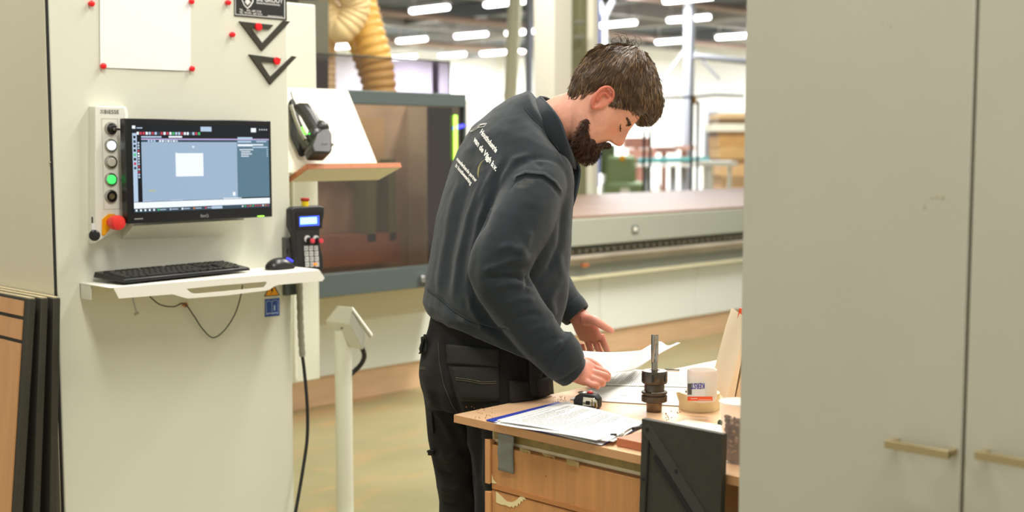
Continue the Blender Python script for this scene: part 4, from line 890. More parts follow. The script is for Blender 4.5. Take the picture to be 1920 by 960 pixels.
for k_ in range(6):
    a = k_*PI/3+.55; dv = Vector((math.cos(a), math.sin(a), 0)); tv = Vector((-dv.y, dv.x, 0)); b = MB(); b.obox(q+dv*.0312+ZU*.086, tv*.003, dv*.0012, ZU*.009); b.build('slot', BLACKM, nt_)
b = MB()
for k_ in range(18):
    a = PI*1.15+k_*.11; dv = Vector((math.cos(a), math.sin(a), 0)); tv = Vector((-dv.y, dv.x, 0)); b.obox(q+dv*.0295+ZU*.0505, tv*.0007, dv*.001, ZU*.001+dv*0)
b.build('engraving', mat('light engraving', 'c9c4b8', .4), hk)
b = MB(); b.lathe(q, ZU, [(.0078, .099), (.0078, .122), (.0072, .123)], 28); b.build('shank', mat('bit steel', '9c968a', .2, metal=1), hk)
b = MB(); rings = []
for i in range(25):
    t = i/24; z_ = .122+t*.068; tw = t*1.1+.6; ring = []
    for k_ in range(28):
        a = 2*PI*k_/28; rr_ = .0092*(1-.5*max(0, math.cos(2*(a-tw)))**3); cut = 0
        p = q+Vector((math.cos(a)*rr_, math.sin(a)*rr_, 0))+ZU*z_
        if i == 24: p = p-ZU*.010*(.5+.5*math.cos(a-.3))
        ring.append(p)
    rings.append(ring)
b.loft(rings); b.build('cutter', mat('cutter steel', 'b3afa6', .22, metal=1, var=.2, vscale=80), hk, smooth=45)
b = MB(); b.tube([zq(1247, 697.5, .0)+ZU*.0, zq(1274, 699, .0)], .0035, 10); 
pn = tag(b.build('metal_pin', CHROME), 'thin silver pin lying right of the tool holder', 'pin'); pn.location.z += .006
# masking tape roll
q = zq(1312, 774-10); q = at_z(1311, 766, DZ); mt_ = thing('masking_tape', 'wide roll of cream masking tape lying flat under the glue pot', 'tape', q)
RO = 39.5/FPX*3.0; MT = mat('masking tape', 'ecd9a8', .6, var=.03, vscale=60)
b = MB(); H_ = .042; b.lathe(q, ZU, [(RO, 0), (RO, H_), (.036, H_), (.036, 0), (RO, 0)], 48); b.build('roll', MT, mt_, bevel=.0008)
b = MB(); b.lathe(q, ZU, [(.0362, .001), (.0362, H_-.001), (.0345, H_-.001), (.0345, .001)], 40); b.build('core', mat('card core', '8c8a80', .7), mt_)
a0 = q-RT*RO; b = MB(); b.prism([a0+ZU*(H_-.001)+RT*.001, a0+ZU*(H_-.001)-RT*.008-HF*.002, a0+ZU*(H_-.018)-RT*.003, a0+ZU*(H_-.026)+RT*.001], HF*.0006); b.build('torn_end', MT, mt_)
# pot
pz = DZ+H_; q = at_z(1316, 750, pz)+HF*.0; pt = thing('glue_pot', 'milky white plastic pot with upturned blue label on the tape roll', 'pot', q)
rp = 28.5/FPX*(q-CAM).dot(HF); MILK = mat('milky plastic', 'e6e2da', .35, sss=.3, alpha=.93)
zt2 = at_d(1316, 692, (q-CAM).dot(HF)).z-q.z
b = MB(); b.lathe(q, ZU, [(rp*.9, 0), (rp*.96, .004), (rp, .01), (rp, zt2-.004), (rp*.97, zt2), (rp*.9, zt2-.002), (rp*.88, zt2-.012), (.0, zt2-.014)], 44); b.build('body', MILK, pt)
def cyl(px, py, rr_):  # point on the pot surface
    r = ray(px, py); o_ = CAM-q; a_ = r.x**2+r.y**2; b_ = 2*(o_.x*r.x+o_.y*r.y); c_ = o_.x**2+o_.y**2-rr_**2; D = max(0, b_*b_-4*a_*c_); return CAM+r*((-b_-math.sqrt(D))/(2*a_))
def cgrid(x0, y0, x1, y1, rr_, mb, mi=0, n=10): mb.grid([[cyl(x0+(x1-x0)*i/n, yy+(.0 if True else 0), rr_) for i in range(n+1)] for yy in (y0, y1)], mi)
b = MB(); cgrid(1289, 717, 1323, 743.5, rp+.0006, b, 0); cgrid(1289, 743.5, 1336, 751.5, rp+.0008, b, 1); cgrid(1289.5, 719, 1297, 740, rp+.001, b, 2, 4)
text_into(b, 'KERST', None, None, None, 1, mi=3, bold=.02, warp=lambda x, y: cyl(1321.5-x*9.2, 719+y*14.5, rp+.0013))
cgrid(1291, 719.5, 1320, 720.2, rp+.001, b, 2); cgrid(1310, 749, 1334, 749.8, rp+.001, b, 4); cgrid(1295, 747, 1308, 748, rp+.001, b, 4)
b.build('label', [mat('label white', 'dcdcdc', .3), mat('label orange', 'ee5a28', .5), mat('label dark', '55524c', .4), mat('label blue', '2b2f9c', .5), PAPER], pt, smooth=60, recalc=False)
# marker pen
b = MB(); A_, B2 = zq(1340, 710, .01), zq(1377, 713, .01); dd = (B2-A_).normalized()
pe = thing('marker_pen', 'small silver and black pen lying behind the glue pot', 'pen', A_); b.tube([A_, A_+(B2-A_)*.5], .0055, 12); b.build('barrel', STEEL, pe)
b = MB(); b.tube([A_+(B2-A_)*.45, B2], .0075, 12); b.build('cap', BLACKM, pe)
# slanted pale boards near the cabinet
b = MB(); P = [(1364, 752), (1378, 752), (1406, 640), (1406, 585), (1390, 640)]
base_ = at_z(1368, 752, DZ)
def dd_(x, y): return at_d(x, y, (base_-CAM).dot(HF))
b.prism([dd_(1362, 752), dd_(1376, 752), dd_(1404, 600), dd_(1391, 640)], HF*.25); tag(b.build('leaning_board', mat('pale ply', 'efdcbc', .5)), 'pale slanting board standing on the bench beside the cabinet edge', 'board')
b = MB(); b.prism([dd_(1378, 752), dd_(1400, 752), dd_(1418, 620), dd_(1404, 640)], HF*.2); tag(b.build('leaning_board', mat('pale ply dark', 'e6cda6', .5)), 'narrow tan board right behind the pale slanting board', 'board')
# clamp with orange handle
gl = thing('hand_clamp', 'orange and green clamp peeking out at the cabinet edge', 'clamp', at_d(1385, 640, 3.3))
b = MB(); b.tube([at_d(1389, 578, 3.3), at_d(1386.5, 600, 3.3), at_d(1388, 618, 3.3)], [.004, .0065, .004], 12); b.build('handle', mat('orange red', 'f0562c', .4), gl)
b = MB(); b.tube([at_d(1389, 618, 3.31), at_d(1386, 634, 3.31), at_d(1384, 646, 3.31)], .0035, 8); b.build('bar', mat('dark brass', '6e5f3c', .4, metal=.6), gl)
b = MB(); b.lathe(at_d(1381, 627, 3.3), -HF, [(.006, -.005), (.006, .005), (.003, .006)], 14); b.build('knob', mat('pale green knob', 'a9c29a', .5), gl)
# tub of wood chips
q = at_z(1383, 866, DZ); tb = thing('chip_tub', 'clear plastic tub of brown wood plugs at the cabinet edge', 'tub', q)
dq = (q-CAM).dot(HF); hb = at_d(1383, 752, dq).z-q.z; rt, rb = 36/FPX*dq, 27/FPX*dq
CLR = mat('clear plastic', 'f2efe8', .1, alpha=.14, spec=.8)
b = MB(); b.lathe(q, ZU, [(rb, .001), (rt*.97, hb-.012), (rt, hb-.010), (rt+.001, hb), (rt-.001, hb), (rt*.95, hb-.010), (rb-.002, .003)], 48); b.build('wall', CLR, tb)
b = MB(); b.lathe(q+ZU*hb, ZU, [(rt, -.004), (rt+.002, -.002), (rt+.002, 0), (rt-.001, 0)], 48); b.build('rim', mat('milky rim', 'ece6da', .3, alpha=.4), tb)
rr = random.Random(8); MC = [mat('chip '+c_, c_, .7) for c_ in ('8a5a44', '6e4434', 'a67a60', 'b89478', '54352a')]
b = MB()
for i in range(330):
    h = rr.random()*.66*hb+.008; rm = rb+(rt-rb)*h/hb-.011; a = rr.random()*2*PI; ra = rm*math.sqrt(rr.random()*.6+.4)
    c_ = q+Vector((math.cos(a)*ra, math.sin(a)*ra, h)); u = Vector((rr.uniform(-1, 1), rr.uniform(-1, 1), rr.uniform(-1, 1))).normalized(); v_ = u.orthogonal().normalized()
    b.ell(c_, u*.009, v_*.0055, u.cross(v_)*.003, 8, 6, rr.randrange(5))
o = b.build('wood_chips', MC, tb); o['kind'] = 'stuff'
b = MB(); b.lathe(q, ZU, [(rb-.006, .004), (rt-.012, hb*.62), (0, hb*.64)], 24); o = b.build('chip_core', MC[4], tb)
# small dark bottle cap and white card
b = MB(); b.ell(zq(1350, 793, .008), RT*.006, HF*.006, ZU*.008, 14, 10); tag(b.build('ear_plug', mat('dark green rubber', '3c4a34', .5)), 'small dark green knob lying left of the tub of plugs', 'knob')
b = MB(); b.prism([zq(x, y, .001) for x, y in ((1262, 797), (1290, 789), (1352, 800), (1356, 822), (1340, 824))], (0, 0, .004)); tag(b.build('white_card', mat('off white card', 'f3ecd8', .6)), 'off white card lying on the bench behind the black panel', 'card')
# brown block at clip end
b = MB(); BK = [zq(1156, 826), zq(1178, 815), zq(1215, 822), zq(1205, 838)]
p0 = zq(1156, 838, .0); b.box(0, 0, 0, 0, 0, 0); b = MB(); a = at_z(1156, 836, DZ+.001)
b.box(a.x, a.x+.16, a.y-.14, a.y, DZ+.001, DZ+.019); tag(b.build('wood_block', [mat('reddish block', 'b9714c', .55, var=.08, vscale=30)], bevel=.0006), 'reddish brown wooden block under the clipboard clip', 'block')
# crumbs
b = MB(); rr = random.Random(2)
for i in range(26):
    x, y = rr.uniform(872, 925), rr.uniform(762, 784); p = zq(x, y, .001); b.ell(p, XA*.0016, YA*.001, ZU*.0008, 6, 4)
for i in range(20):
    x, y = rr.uniform(1030, 1062), rr.uniform(742, 755); p = zq(x, y, .001); b.ell(p, XA*.0016, YA*.001, ZU*.0008, 6, 4)
for i in range(14):
    x, y = rr.uniform(1248, 1275), rr.uniform(770, 788); p = zq(x, y, .001); b.ell(p, XA*.002, YA*.0015, ZU*.001, 6, 4)
tag(b.build('sawdust', mat('sawdust brown', '9a6a40', .8)), 'brown sawdust crumbs scattered on the bench top', 'sawdust', kind='stuff')
# black panel leaning on the bench front
PX = DX0-.028; A_, B2 = at_x(1202, 787, PX), at_x(1354, 812, PX); yA, yB, zT = A_.y, B2.y, (A_.z+B2.z)/2
le = math.radians(1.6); Mx = Matrix.Rotation(le, 4, 'Y'); Mx.translation = Vector((PX-math.sin(le)*zT, yB, 0))
bp = thing('black_panel', 'drilled black board with V groove leaning on the bench front', 'panel', Mx.translation); TP = .018; Wd = yA-yB
core = MB(); core.xf = Mx
core.box(.002, TP, 0, Wd, 0, zT)
core.build('core', MDF, bp, bevel=.0008)
def PL(px, py): p = at_x(px, py, PX); return (p.y-yB, p.z)
b = MB(); b.xf = Mx
def lens_(pts_, th, r_=.0):
    b.prism([(.0019, y, z_) for y, z_ in pts_], (-th, 0, 0))
# raised face areas leave the grooves: build grooves as dark insets with light rims
GD = mat('groove dark', '191a17', .8); GRL = mat('groove face', '3a3b35', .6, var=.1, vscale=60)
def strip(p0, p1, w_, dep, mi):
    a = Vector((0, *PL(*p0))); c_ = Vector((0, *PL(*p1))); d = (c_-a).normalized(); n_ = Vector((0, -d.z, d.y)); pts = []
    for k_ in range(9): t = PI/2+PI*k_/8; pts.append(a+(n_*math.sin(t-0)*0+ (d*math.cos(t)+n_*math.sin(t))*w_))
    for k_ in range(9): t = -PI/2+PI*k_/8; pts.append(c_+(d*math.cos(t)+n_*math.sin(t))*w_)
    b.prism([p+XA*.0021 for p in pts], (-dep, 0, 0), mi)
strip((1214, 805), (1330, 985), .013, .0022, 1); strip((1231, 858), (1322, 1000), .006, .0036, 0); strip((1217, 826), (1212, 990), .0016, .0036, 0)
for (x, y) in ((1214, 805), (1269.5, 883), (1208.5, 898)):
    yy, zz = PL(x, y); b.lathe((-.0005, yy, zz), -XA, [(.0036, 0), (.0036, .0012), (0, .0012)], 20, 0)
b.build('groove_pattern', [GD, GRL], bp)

# ================================================================== right cabinet
RX = 1.85; RY1 = at_x(1392, 480, RX).y; GAP = at_x(1817, 480, RX).y
RC = mat('grey beige cabinet', 'c0beac', .5, var=.025, vscale=4, bump=.04, bscale=700)
rc = thing('tall_cabinet', 'tall grey beige cabinet with two doors in the right foreground', 'cabinet', (RX+.25, RY1-.4, 0))
b = MB(); b.box(RX+.02, RX+.5, RY1-1.0, RY1-.001, 0, 2.3); b.build('body', RC, rc)
for (y0, y1, nm_) in ((GAP+.003, RY1, 0), (GAP-.47, GAP-.003, 1)):
    b = MB(); b.box(RX, RX+.019, y0, y1, .05, 2.28); o = b.build('door', RC, rc, bevel=.0015)
    if nm_ == 0: a, c_ = at_x(1659, 832, RX-.03), at_x(1779, 854, RX-.03)
    else: a = at_x(1828, 853, RX-.03); c_ = a+Vector((0, -.128, 0))
    c_ = Vector((a.x, a.y-(a.y-c_.y), a.z)); 
    b = MB(); b.box(RX-.032, RX-.024, c_.y, a.y, a.z-.0065, a.z+.0065); b.box(RX-.03, RX, a.y-.010, a.y, a.z-.005, a.z+.005); b.box(RX-.03, RX, c_.y, c_.y+.010, a.z-.005, a.z+.005)
    b.build('handle', mat('brushed brass nickel', 'b5a57c', .35, metal=.75), o, bevel=.0008)
    if nm_ == 0:
        for (x, y, r_) in ((1757, 370, .0028), (1768, 371, .003), (1748, 372, .0024), (1734, 388, .003), (1671, 50, .002), (1654, 43, .0015), (1447, 31, .001)):
            b = MB(); b.lathe(at_x(x, y, RX+.0001), -XA, [(r_, 0), (r_, .0003)], 12); b.build('smudge', mat('brown smudge', 'b5a98c', .6), o)
# ================================================================== the man
def P3(px, py, d): return at_d(px, py, d)
def yawv(deg): a = math.radians(deg); return (RT*math.cos(a)+HF*math.sin(a)), (RT*math.sin(a)-HF*math.cos(a))   # forward, his right side
def eval_mesh(mb, mods):
    """join parts of mb into one skin and return (verts, faces)"""
    o = mb.build('tmp', [PAPER], smooth=0)
    for kind, kw in mods:
        m_ = o.modifiers.new(kind, kind)
        for k_, v_ in kw.items(): setattr(m_, k_, v_)
    dg = bpy.context.evaluated_depsgraph_get(); me = bpy.data.meshes.new_from_object(o.evaluated_get(dg))
    V = np.array([v.co[:] for v in me.vertices]); F = [list(p.vertices) for p in me.polygons]
    md = o.data; bpy.data.objects.remove(o); bpy.data.meshes.remove(md); bpy.data.meshes.remove(me)
    return V, F
def vnormals(V, F):
    T = np.array([f[:3] for f in F]); N = np.zeros_like(V)
    n_ = np.cross(V[T[:, 1]]-V[T[:, 0]], V[T[:, 2]]-V[T[:, 0]])
    Q = [[i for i in f] for f in F]
    for k_ in range(3): np.add.at(N, T[:, k_], n_)
    f4 = np.array([f[3] if len(f) > 3 else f[2] for f in F]); np.add.at(N, f4, n_)
    return N/np.maximum(1e-12, np.linalg.norm(N, axis=1))[:, None]
NPF, NPR, NPU, NPC, NPH = (np.array(v[:]) for v in (FW, RT, UPV, CAM, HF))
def project(V):
    d = V-NPC; z = d@NPF; return 960+FPX*(d@NPR)/z, 480-FPX*(d@NPU)/z, z
def seg_dist(x, y, pts):
    """distance to a polyline plus the parameter along it"""
    best = np.full(x.shape, 1e9); par = np.zeros_like(x); sgn = np.zeros_like(x); L = 0; ls = [math.dist(a, b) for a, b in zip(pts, pts[1:])]; tot = sum(ls)
    for (a, b), l in zip(zip(pts, pts[1:]), ls):
        dx, dy = b[0]-a[0], b[1]-a[1]; t = np.clip(((x-a[0])*dx+(y-a[1])*dy)/(l*l), 0, 1)
        ex, ey = x-(a[0]+t*dx), y-(a[1]+t*dy); d = np.hypot(ex, ey); m_ = d < best
        best = np.where(m_, d, best); par = np.where(m_, (L+t*l)/tot, par); sgn = np.where(m_, np.sign(dx*ey-dy*ex), sgn); L += l
    return best, par, sgn
def folds(V, F, strokes):
    """real cloth folds: ridges (+) and valleys (-) raised along lines on the side of the cloth they lie on"""
    for (pts, amp, wid) in strokes:
        N = vnormals(V, F); x, y, z = project(V)
        face = (-(N@NPF) > .05)
        d, par, s_ = seg_dist(x, y, pts)
        a = amp*np.exp(-(d/wid)**2)*np.clip(np.minimum(par, 1-par)*5+.15, 0, 1)*face
        V = V+N*a[:, None]
    return V
def from_arrays(name, V, F, mats, parent, smooth=80):
    b = MB(); b.v = [Vector(v) for v in V]; b.f = F; b.m = [0]*len(F)
    return b.build(name, mats, parent, smooth=smooth, recalc=False)
def ring_(c, side, w_, fwd, d_, n=40, p=2.3):
    out = []
    for k_ in range(n):
        a = 2*PI*k_/n; ca, sa = math.cos(a), math.sin(a)
        out.append(c+side*(w_*math.copysign(abs(ca)**(2/p), ca))+fwd*(d_*math.copysign(abs(sa)**(2/p), sa)))
    return out
def body_loft(mb, secs, yaw=None, n=40, p=2.3):
    """secs: (px, py, depth, half width, half depth, yaw)"""
    C = [P3(s_[0], s_[1], s_[2]) for s_ in secs]; R = []
    for i, s_ in enumerate(secs):
        t = (C[min(i+1, len(C)-1)]-C[max(i-1, 0)]).normalized(); f, r = yawv(s_[5])
        tilt = s_[6] if len(s_) > 6 else 1.0
        t = (ZU*(1 if t.z > 0 else -1)).lerp(t, tilt)
        if len(s_) > 7: t = t.normalized()+(f*s_[7]+r*(s_[8] if len(s_) > 8 else 0))*(1 if t.z > 0 else -1)
        t.normalize()
        r2 = (r-t*r.dot(t)).normalized(); f2 = t.cross(r2); R.append(ring_(C[i], r2, s_[3], f2, s_[4], n, p))
    mb.loft(R)
def limb(mb, joints, n=24, sub=6):
    sp = spline([P3(*j[:3]) for j in joints], sub); rs = []
    for i in range(len(joints)-1):
        for k_ in range(sub): t = k_/sub; t = t*t*(3-2*t); rs.append(joints[i][3]*(1-t)+joints[i+1][3]*t)
    rs.append(joints[-1][3]); mb.tube(sp, rs, n)

MB_ROOT = P3(905, 700, 3.32)
man = thing('person', 'bearded man in dark grey sweatshirt and black work trousers bending over papers on the bench', 'person', (MB_ROOT.x, MB_ROOT.y, 0))

# ---------------- head frame
HO = P3(1120, 199, 3.36); HP = math.radians(53); hf_, hr_ = yawv(7)
Hf = hf_*math.cos(HP)-ZU*math.sin(HP); Hu = hf_*math.sin(HP)+ZU*math.cos(HP); Hs = hr_    # forward, up, his right
def HW(x, y, z): return HO+Hf*x+Hs*y+Hu*z
# head surface rows
hz = [-.112, -.104, -.094, -.084, -.074, -.062, -.05, -.038, -.026, -.014, 0, .014, .03, .045, .06, .08, .1, .118, .13, .136]
hF = [.058, .078, .089, .0925, .091, .0885, .0905, .0895, .0885, .0885, .0885, .087, .0875, .0955, .0965, .0925, .080, .058, .032, 0]
hB = [.02, .0, -.015, -.03, -.045, -.055, -.062, -.068, -.074, -.082, -.089, -.093, -.096, -.097, -.096, -.088, -.074, -.052, -.03, -.01]
hW = [.018, .034, .044, .051, .056, .060, .063, .066, .0685, .070, .072, .0735, .0745, .0755, .0765, .0755, .069, .054, .034, .005]
def headpt(th, z, grow=0):
    F_, B_, W_ = interp(z, hz, hF), interp(z, hz, hB), interp(z, hz, hW)
    xc = B_*.5+F_*.5 if z < -.02 else (F_+B_)/2; c, s_ = math.cos(th), math.sin(th)
    p = 2.25
    x = xc+(F_-xc if c > 0 else xc-B_)*math.copysign(abs(c)**(2/p), c); y = W_*math.copysign(abs(s_)**(2/p), s_)
    # face relief
    if c > 0:
        g = lambda yy, zz, sy, sz: math.exp(-((abs(y)-yy)/sy)**2-((z-zz)/sz)**2)
        nb = interp(z, [-.034, -.0285, -.0245, -.018, -.009, .004, .018, .03, .04, .052], [0, .006, .019, .033, .037, .0315, .0245, .0175, .008, 0])
        nw = interp(z, [-.03, -.02, -.01, .01, .035], [.0135, .0145, .0125, .010, .010])
        x += nb*math.exp(-(y/nw)**2)
        x += .0045*g(.0145, -.022, .0055, .006)
        x -= .0105*g(.032, .019, .014, .011); x += .0075*g(.032, .0185, .0105, .0075)
        x += .0045*g(.028, .040, .018, .007)
        x += .0035*g(.040, -.006, .018, .014); x -= .003*g(.04, -.045, .015, .02)
        x += .0045*g(0, -.0445, .018, .004)+.005*g(0, -.0545, .016, .004)-.004*g(0, -.0495, .02, .0022)-.003*g(0, -.0655, .018, .005)
        x += .004*g(0, -.083, .018, .01)
    return x+math.cos(th)*grow, y+math.sin(th)*grow, z
rows = []
zs_ = list(np.linspace(-.112, .136, 76))
for z in zs_: rows.append([HW(*headpt(2*PI*k_/88, z)) for k_ in range(88)])
body = MB(); body.loft(rows)
# neck
nk = MB()
def nsec(c, a, b_): return [c+a*math.cos(2*PI*k_/32)+b_*math.sin(2*PI*k_/32) for k_ in range(32)]
Cn = [P3(1010, 262, 3.40), P3(1035, 238, 3.39), P3(1062, 222, 3.375), P3(1092, 212, 3.365), P3(1115, 205, 3.36)]
for_ = []
for i, (c, a_, b_) in enumerate(zip(Cn, (.085, .070, .0655, .064, .06), (.085, .066, .060, .058, .055))):
    t = (Cn[min(i+1, 4)]-Cn[max(i-1, 0)]).normalized(); v_ = (ZU-t*ZU.dot(t)).normalized(); for_.append(nsec(c, v_*a_, v_.cross(t)*b_))
body.loft(for_)
# ears
for sg_ in (1, -1):
    E = lambda u, v, o_: HW(-.004+u, sg_*(.0735+o_), .006+v)
    body.loft([[E(-.012+.024*math.cos(a)*s__-.008*(1-s__), .0+.033*math.sin(a)*s__, o_+.012*max(0, -math.cos(a))) for a in [2*PI*k_/24 for k_ in range(24)]] for s__, o_ in ((.85, -.012), (.95, .0), (.96, .004), (.7, .005), (.35, .0035))])
    hel = spline([E(.008, .012, .004), E(.004, .026, .008), E(-.010, .035, .012), E(-.026, .031, .017), E(-.034, .014, .019), E(-.030, -.006, .016), E(-.020, -.022, .011), E(-.010, -.031, .006), E(-.002, -.026, .003), E(.001, -.014, .003)], 6)
    body.tube(hel, [.0036]*8+[.0042]*(len(hel)-20)+[.0048]*12, 10)
    body.tube(spline([E(-.004, .018, .008), E(-.018, .016, .011), E(-.022, .002, .011), E(-.014, -.012, .008)], 6), .0032, 8)
    body.ell(E(.006, -.004, .002), Hf*.004, Hu*.006, Hs*.004, 12, 8)
# hidden trunk, legs, arms
trunk = [(905, 700, 3.32, .12, .09, 42), (910, 640, 3.32, .13, .10, 42), (930, 520, 3.35, .13, .09, 38), (950, 400, 3.38, .14, .09, 35), (966, 335, 3.41, .12, .075, 34), (985, 278, 3.41, .08, .06, 32), (1005, 255, 3.40, .05, .05, 30)]
body_loft(body, trunk)
legN = [(945, 720, 3.25, .06), (955, 830, 3.235, .06), (956, 980, 3.225, .05), (950, 1120, 3.25, .05), (940, 1330, 3.28, .04)]
legF = [(874, 720, 3.38, .06), (876, 830, 3.39, .06), (882, 980, 3.41, .05), (878, 1110, 3.45, .05), (866, 1290, 3.5, .04)]
limb(body, legN); limb(body, legF)
armN = [(1002, 355, 3.25, .04), (968, 420, 3.17, .042), (940, 508, 3.125, .04), (990, 600, 3.12, .040), (1060, 684, 3.135, .030)]
armF = [(915, 325, 3.53, .04), (950, 400, 3.60, .045), (990, 475, 3.63, .043), (1040, 540, 3.60, .037), (1078, 592, 3.565, .028)]
limb(body, armN); limb(body, armF)
# hands
def finger(mb, pts, r0, r1):
    sp = spline(pts, 5); k = len(sp); rs = [r0+(r1-r0)*i/(k-1) for i in range(k)]; rs[-1] = r1*.72
    mb.tube(sp, rs, 12); mb.ell(sp[-1], Vector((r1*.82, 0, 0)), Vector((0, r1*.82, 0)), Vector((0, 0, r1*.82)), 12, 8)
# right hand: back of the hand up, thumb on the far side, pinching the page
palmN = [(1056, 692, 3.14, .030, .023), (1070, 692, 3.145, .034, .021), (1086, 695, 3.15, .040, .019), (1100, 699, 3.155, .041, .0175), (1108, 703, 3.155, .037, .015)]
Cp = [P3(*q_[:3]) for q_ in palmN]; Rr = []
wide = (P3(1094, 722, 3.115)-P3(1094, 672, 3.185)).normalized()
for i, q_ in enumerate(palmN):
    t = (Cp[min(i+1, 4)]-Cp[max(i-1, 0)]).normalized(); a_ = (wide-t*wide.dot(t)).normalized(); Rr.append(ring_(Cp[i], a_, q_[3], t.cross(a_), q_[4], 28, 2.5))
body.loft(Rr)
kn = lambda k_: P3(1104+k_*-1.5, 688+k_*9.2, 3.172-k_*.016)
finger(body, [kn(0), P3(1124, 694, 3.175), P3(1139, 702, 3.175), P3(1138.5, 709, 3.182)], .0105, .0078)      # index
finger(body, [kn(1), P3(1122, 701, 3.152), P3(1138, 706, 3.152), P3(1139, 712, 3.160)], .0108, .0080)      # middle
finger(body, [kn(2), P3(1117, 712, 3.137), P3(1130, 717, 3.140), P3(1129, 722, 3.155)], .0102, .0077)      # ring
finger(body, [kn(3), P3(1108, 721, 3.120), P3(1119, 723, 3.128), P3(1120, 727, 3.142)], .0092, .0068)      # little
finger(body, [P3(1080, 680, 3.175), P3(1100, 678, 3.205), P3(1118, 686, 3.212), P3(1130, 699, 3.205)], .0145, .0088)  # thumb
# left hand: palm towards the viewer, fingers pointing down behind the page, thumb out to the right
palmF = [(1079, 588, 3.565, .027, .020), (1088, 598, 3.56, .033, .019), (1096, 610, 3.555, .040, .017), (1103, 624, 3.555, .041, .0145), (1108, 636, 3.56, .039, .0125)]
Cp = [P3(*q_[:3]) for q_ in palmF]; Rr = []; wide = (P3(1122, 620, 3.53)-P3(1082, 632, 3.59)).normalized()
for i, q_ in enumerate(palmF):
    t = (Cp[min(i+1, 4)]-Cp[max(i-1, 0)]).normalized(); a_ = (wide-t*wide.dot(t)).normalized(); Rr.append(ring_(Cp[i], a_, q_[3], t.cross(a_), q_[4], 28, 2.5))
body.loft(Rr)
kf = lambda k_: P3(1126-k_*12.0, 628+k_*5.5, 3.545+k_*.012)
finger(body, [kf(0), P3(1133, 646, 3.54), P3(1139, 660, 3.55), P3(1140, 676, 3.575)], .0108, .0078)
finger(body, [kf(1), P3(1120, 650, 3.555), P3(1126, 665, 3.565), P3(1128, 682, 3.59)], .0110, .0080)
finger(body, [kf(2), P3(1106, 652, 3.57), P3(1111, 667, 3.58), P3(1114, 681, 3.60)], .0104, .0077)
finger(body, [kf(3), P3(1092, 652, 3.585), P3(1096, 664, 3.595), P3(1099, 675, 3.61)], .0092, .0068)
finger(body, [P3(1096, 600, 3.54), P3(1112, 600, 3.515), P3(1131, 611, 3.505), P3(1148, 621, 3.505)], .0175, .0082)
V, F = eval_mesh(body, [('REMESH', dict(mode='VOXEL', voxel_size=.0026)), ('SMOOTH', dict(factor=.5, iterations=3))])
SKIN = mat('skin', 'dca088', .46, var=.08, vscale=45, sss=.12, bump=.12, bscale=260)
SKIN.node_tree.nodes['Principled BSDF'].inputs['Subsurface Scale'].default_value = .6
# ruddier skin on ears, nose and hands: colour that belongs to the skin itself
nt = SKIN.node_tree; at_ = nt.nodes.new('ShaderNodeAttribute'); at_.attribute_name = 'ruddy'; mx = nt.nodes.new('ShaderNodeMix'); mx.data_type = 'RGBA'
src = nt.nodes['Principled BSDF'].inputs['Base Color'].links[0].from_socket
nt.links.new(at_.outputs['Fac'], mx.inputs[0]); nt.links.new(src, mx.inputs[6]); mx.inputs[7].default_value = (*lin('cf6a55'), 1); nt.links.new(mx.outputs[2], nt.nodes['Principled BSDF'].inputs['Base Color'])
bo = from_arrays('body', V, F, SKIN, man)
Hm = np.array([list(Hf), list(Hs), list(Hu)]); loc = (V-np.array(HO[:]))@Hm.T
rd = np.zeros(len(V))
rd = np.maximum(rd, .75*np.clip((np.abs(loc[:, 1])-.074)/.006, 0, 1)*(np.abs(loc[:, 2]) < .05)*(np.abs(loc[:, 0]+.01) < .05))
rd = np.maximum(rd, .45*np.exp(-((loc[:, 0]-.118)/.014)**2-(loc[:, 1]/.02)**2-((loc[:, 2]+.018)/.014)**2))
rd = np.maximum(rd, .35*np.exp(-((loc[:, 0]-.075)/.03)**2-((np.abs(loc[:, 1])-.045)/.02)**2-((loc[:, 2]+.01)/.022)**2))
rd = np.maximum(rd, .8*np.exp(-((loc[:, 0]-.093)/.012)**2-(loc[:, 1]/.022)**2-((loc[:, 2]+.050)/.007)**2))
for c_, r_, k_ in ((P3(1100, 700, 3.15), .07, .42), (P3(1135, 708, 3.165), .03, .6), (P3(1110, 625, 3.55), .1, .55)):
    dd = np.linalg.norm(V-np.array(c_[:]), axis=1); rd = np.maximum(rd, k_*np.exp(-(dd/r_)**2))
att = bo.data.attributes.new('ruddy', 'FLOAT', 'POINT'); att.data.foreach_set('value', rd)
# ring on the left hand
rg = MB(); c_ = P3(1107.5, 657, 3.572); ax = (P3(1111, 667, 3.58)-P3(1106, 652, 3.57)).normalized(); rg.lathe(c_, ax, [(.0098, -.002), (.0112, -.002), (.0112, .002), (.0098, .002)], 24); rg.build('ring', CHROME, man)
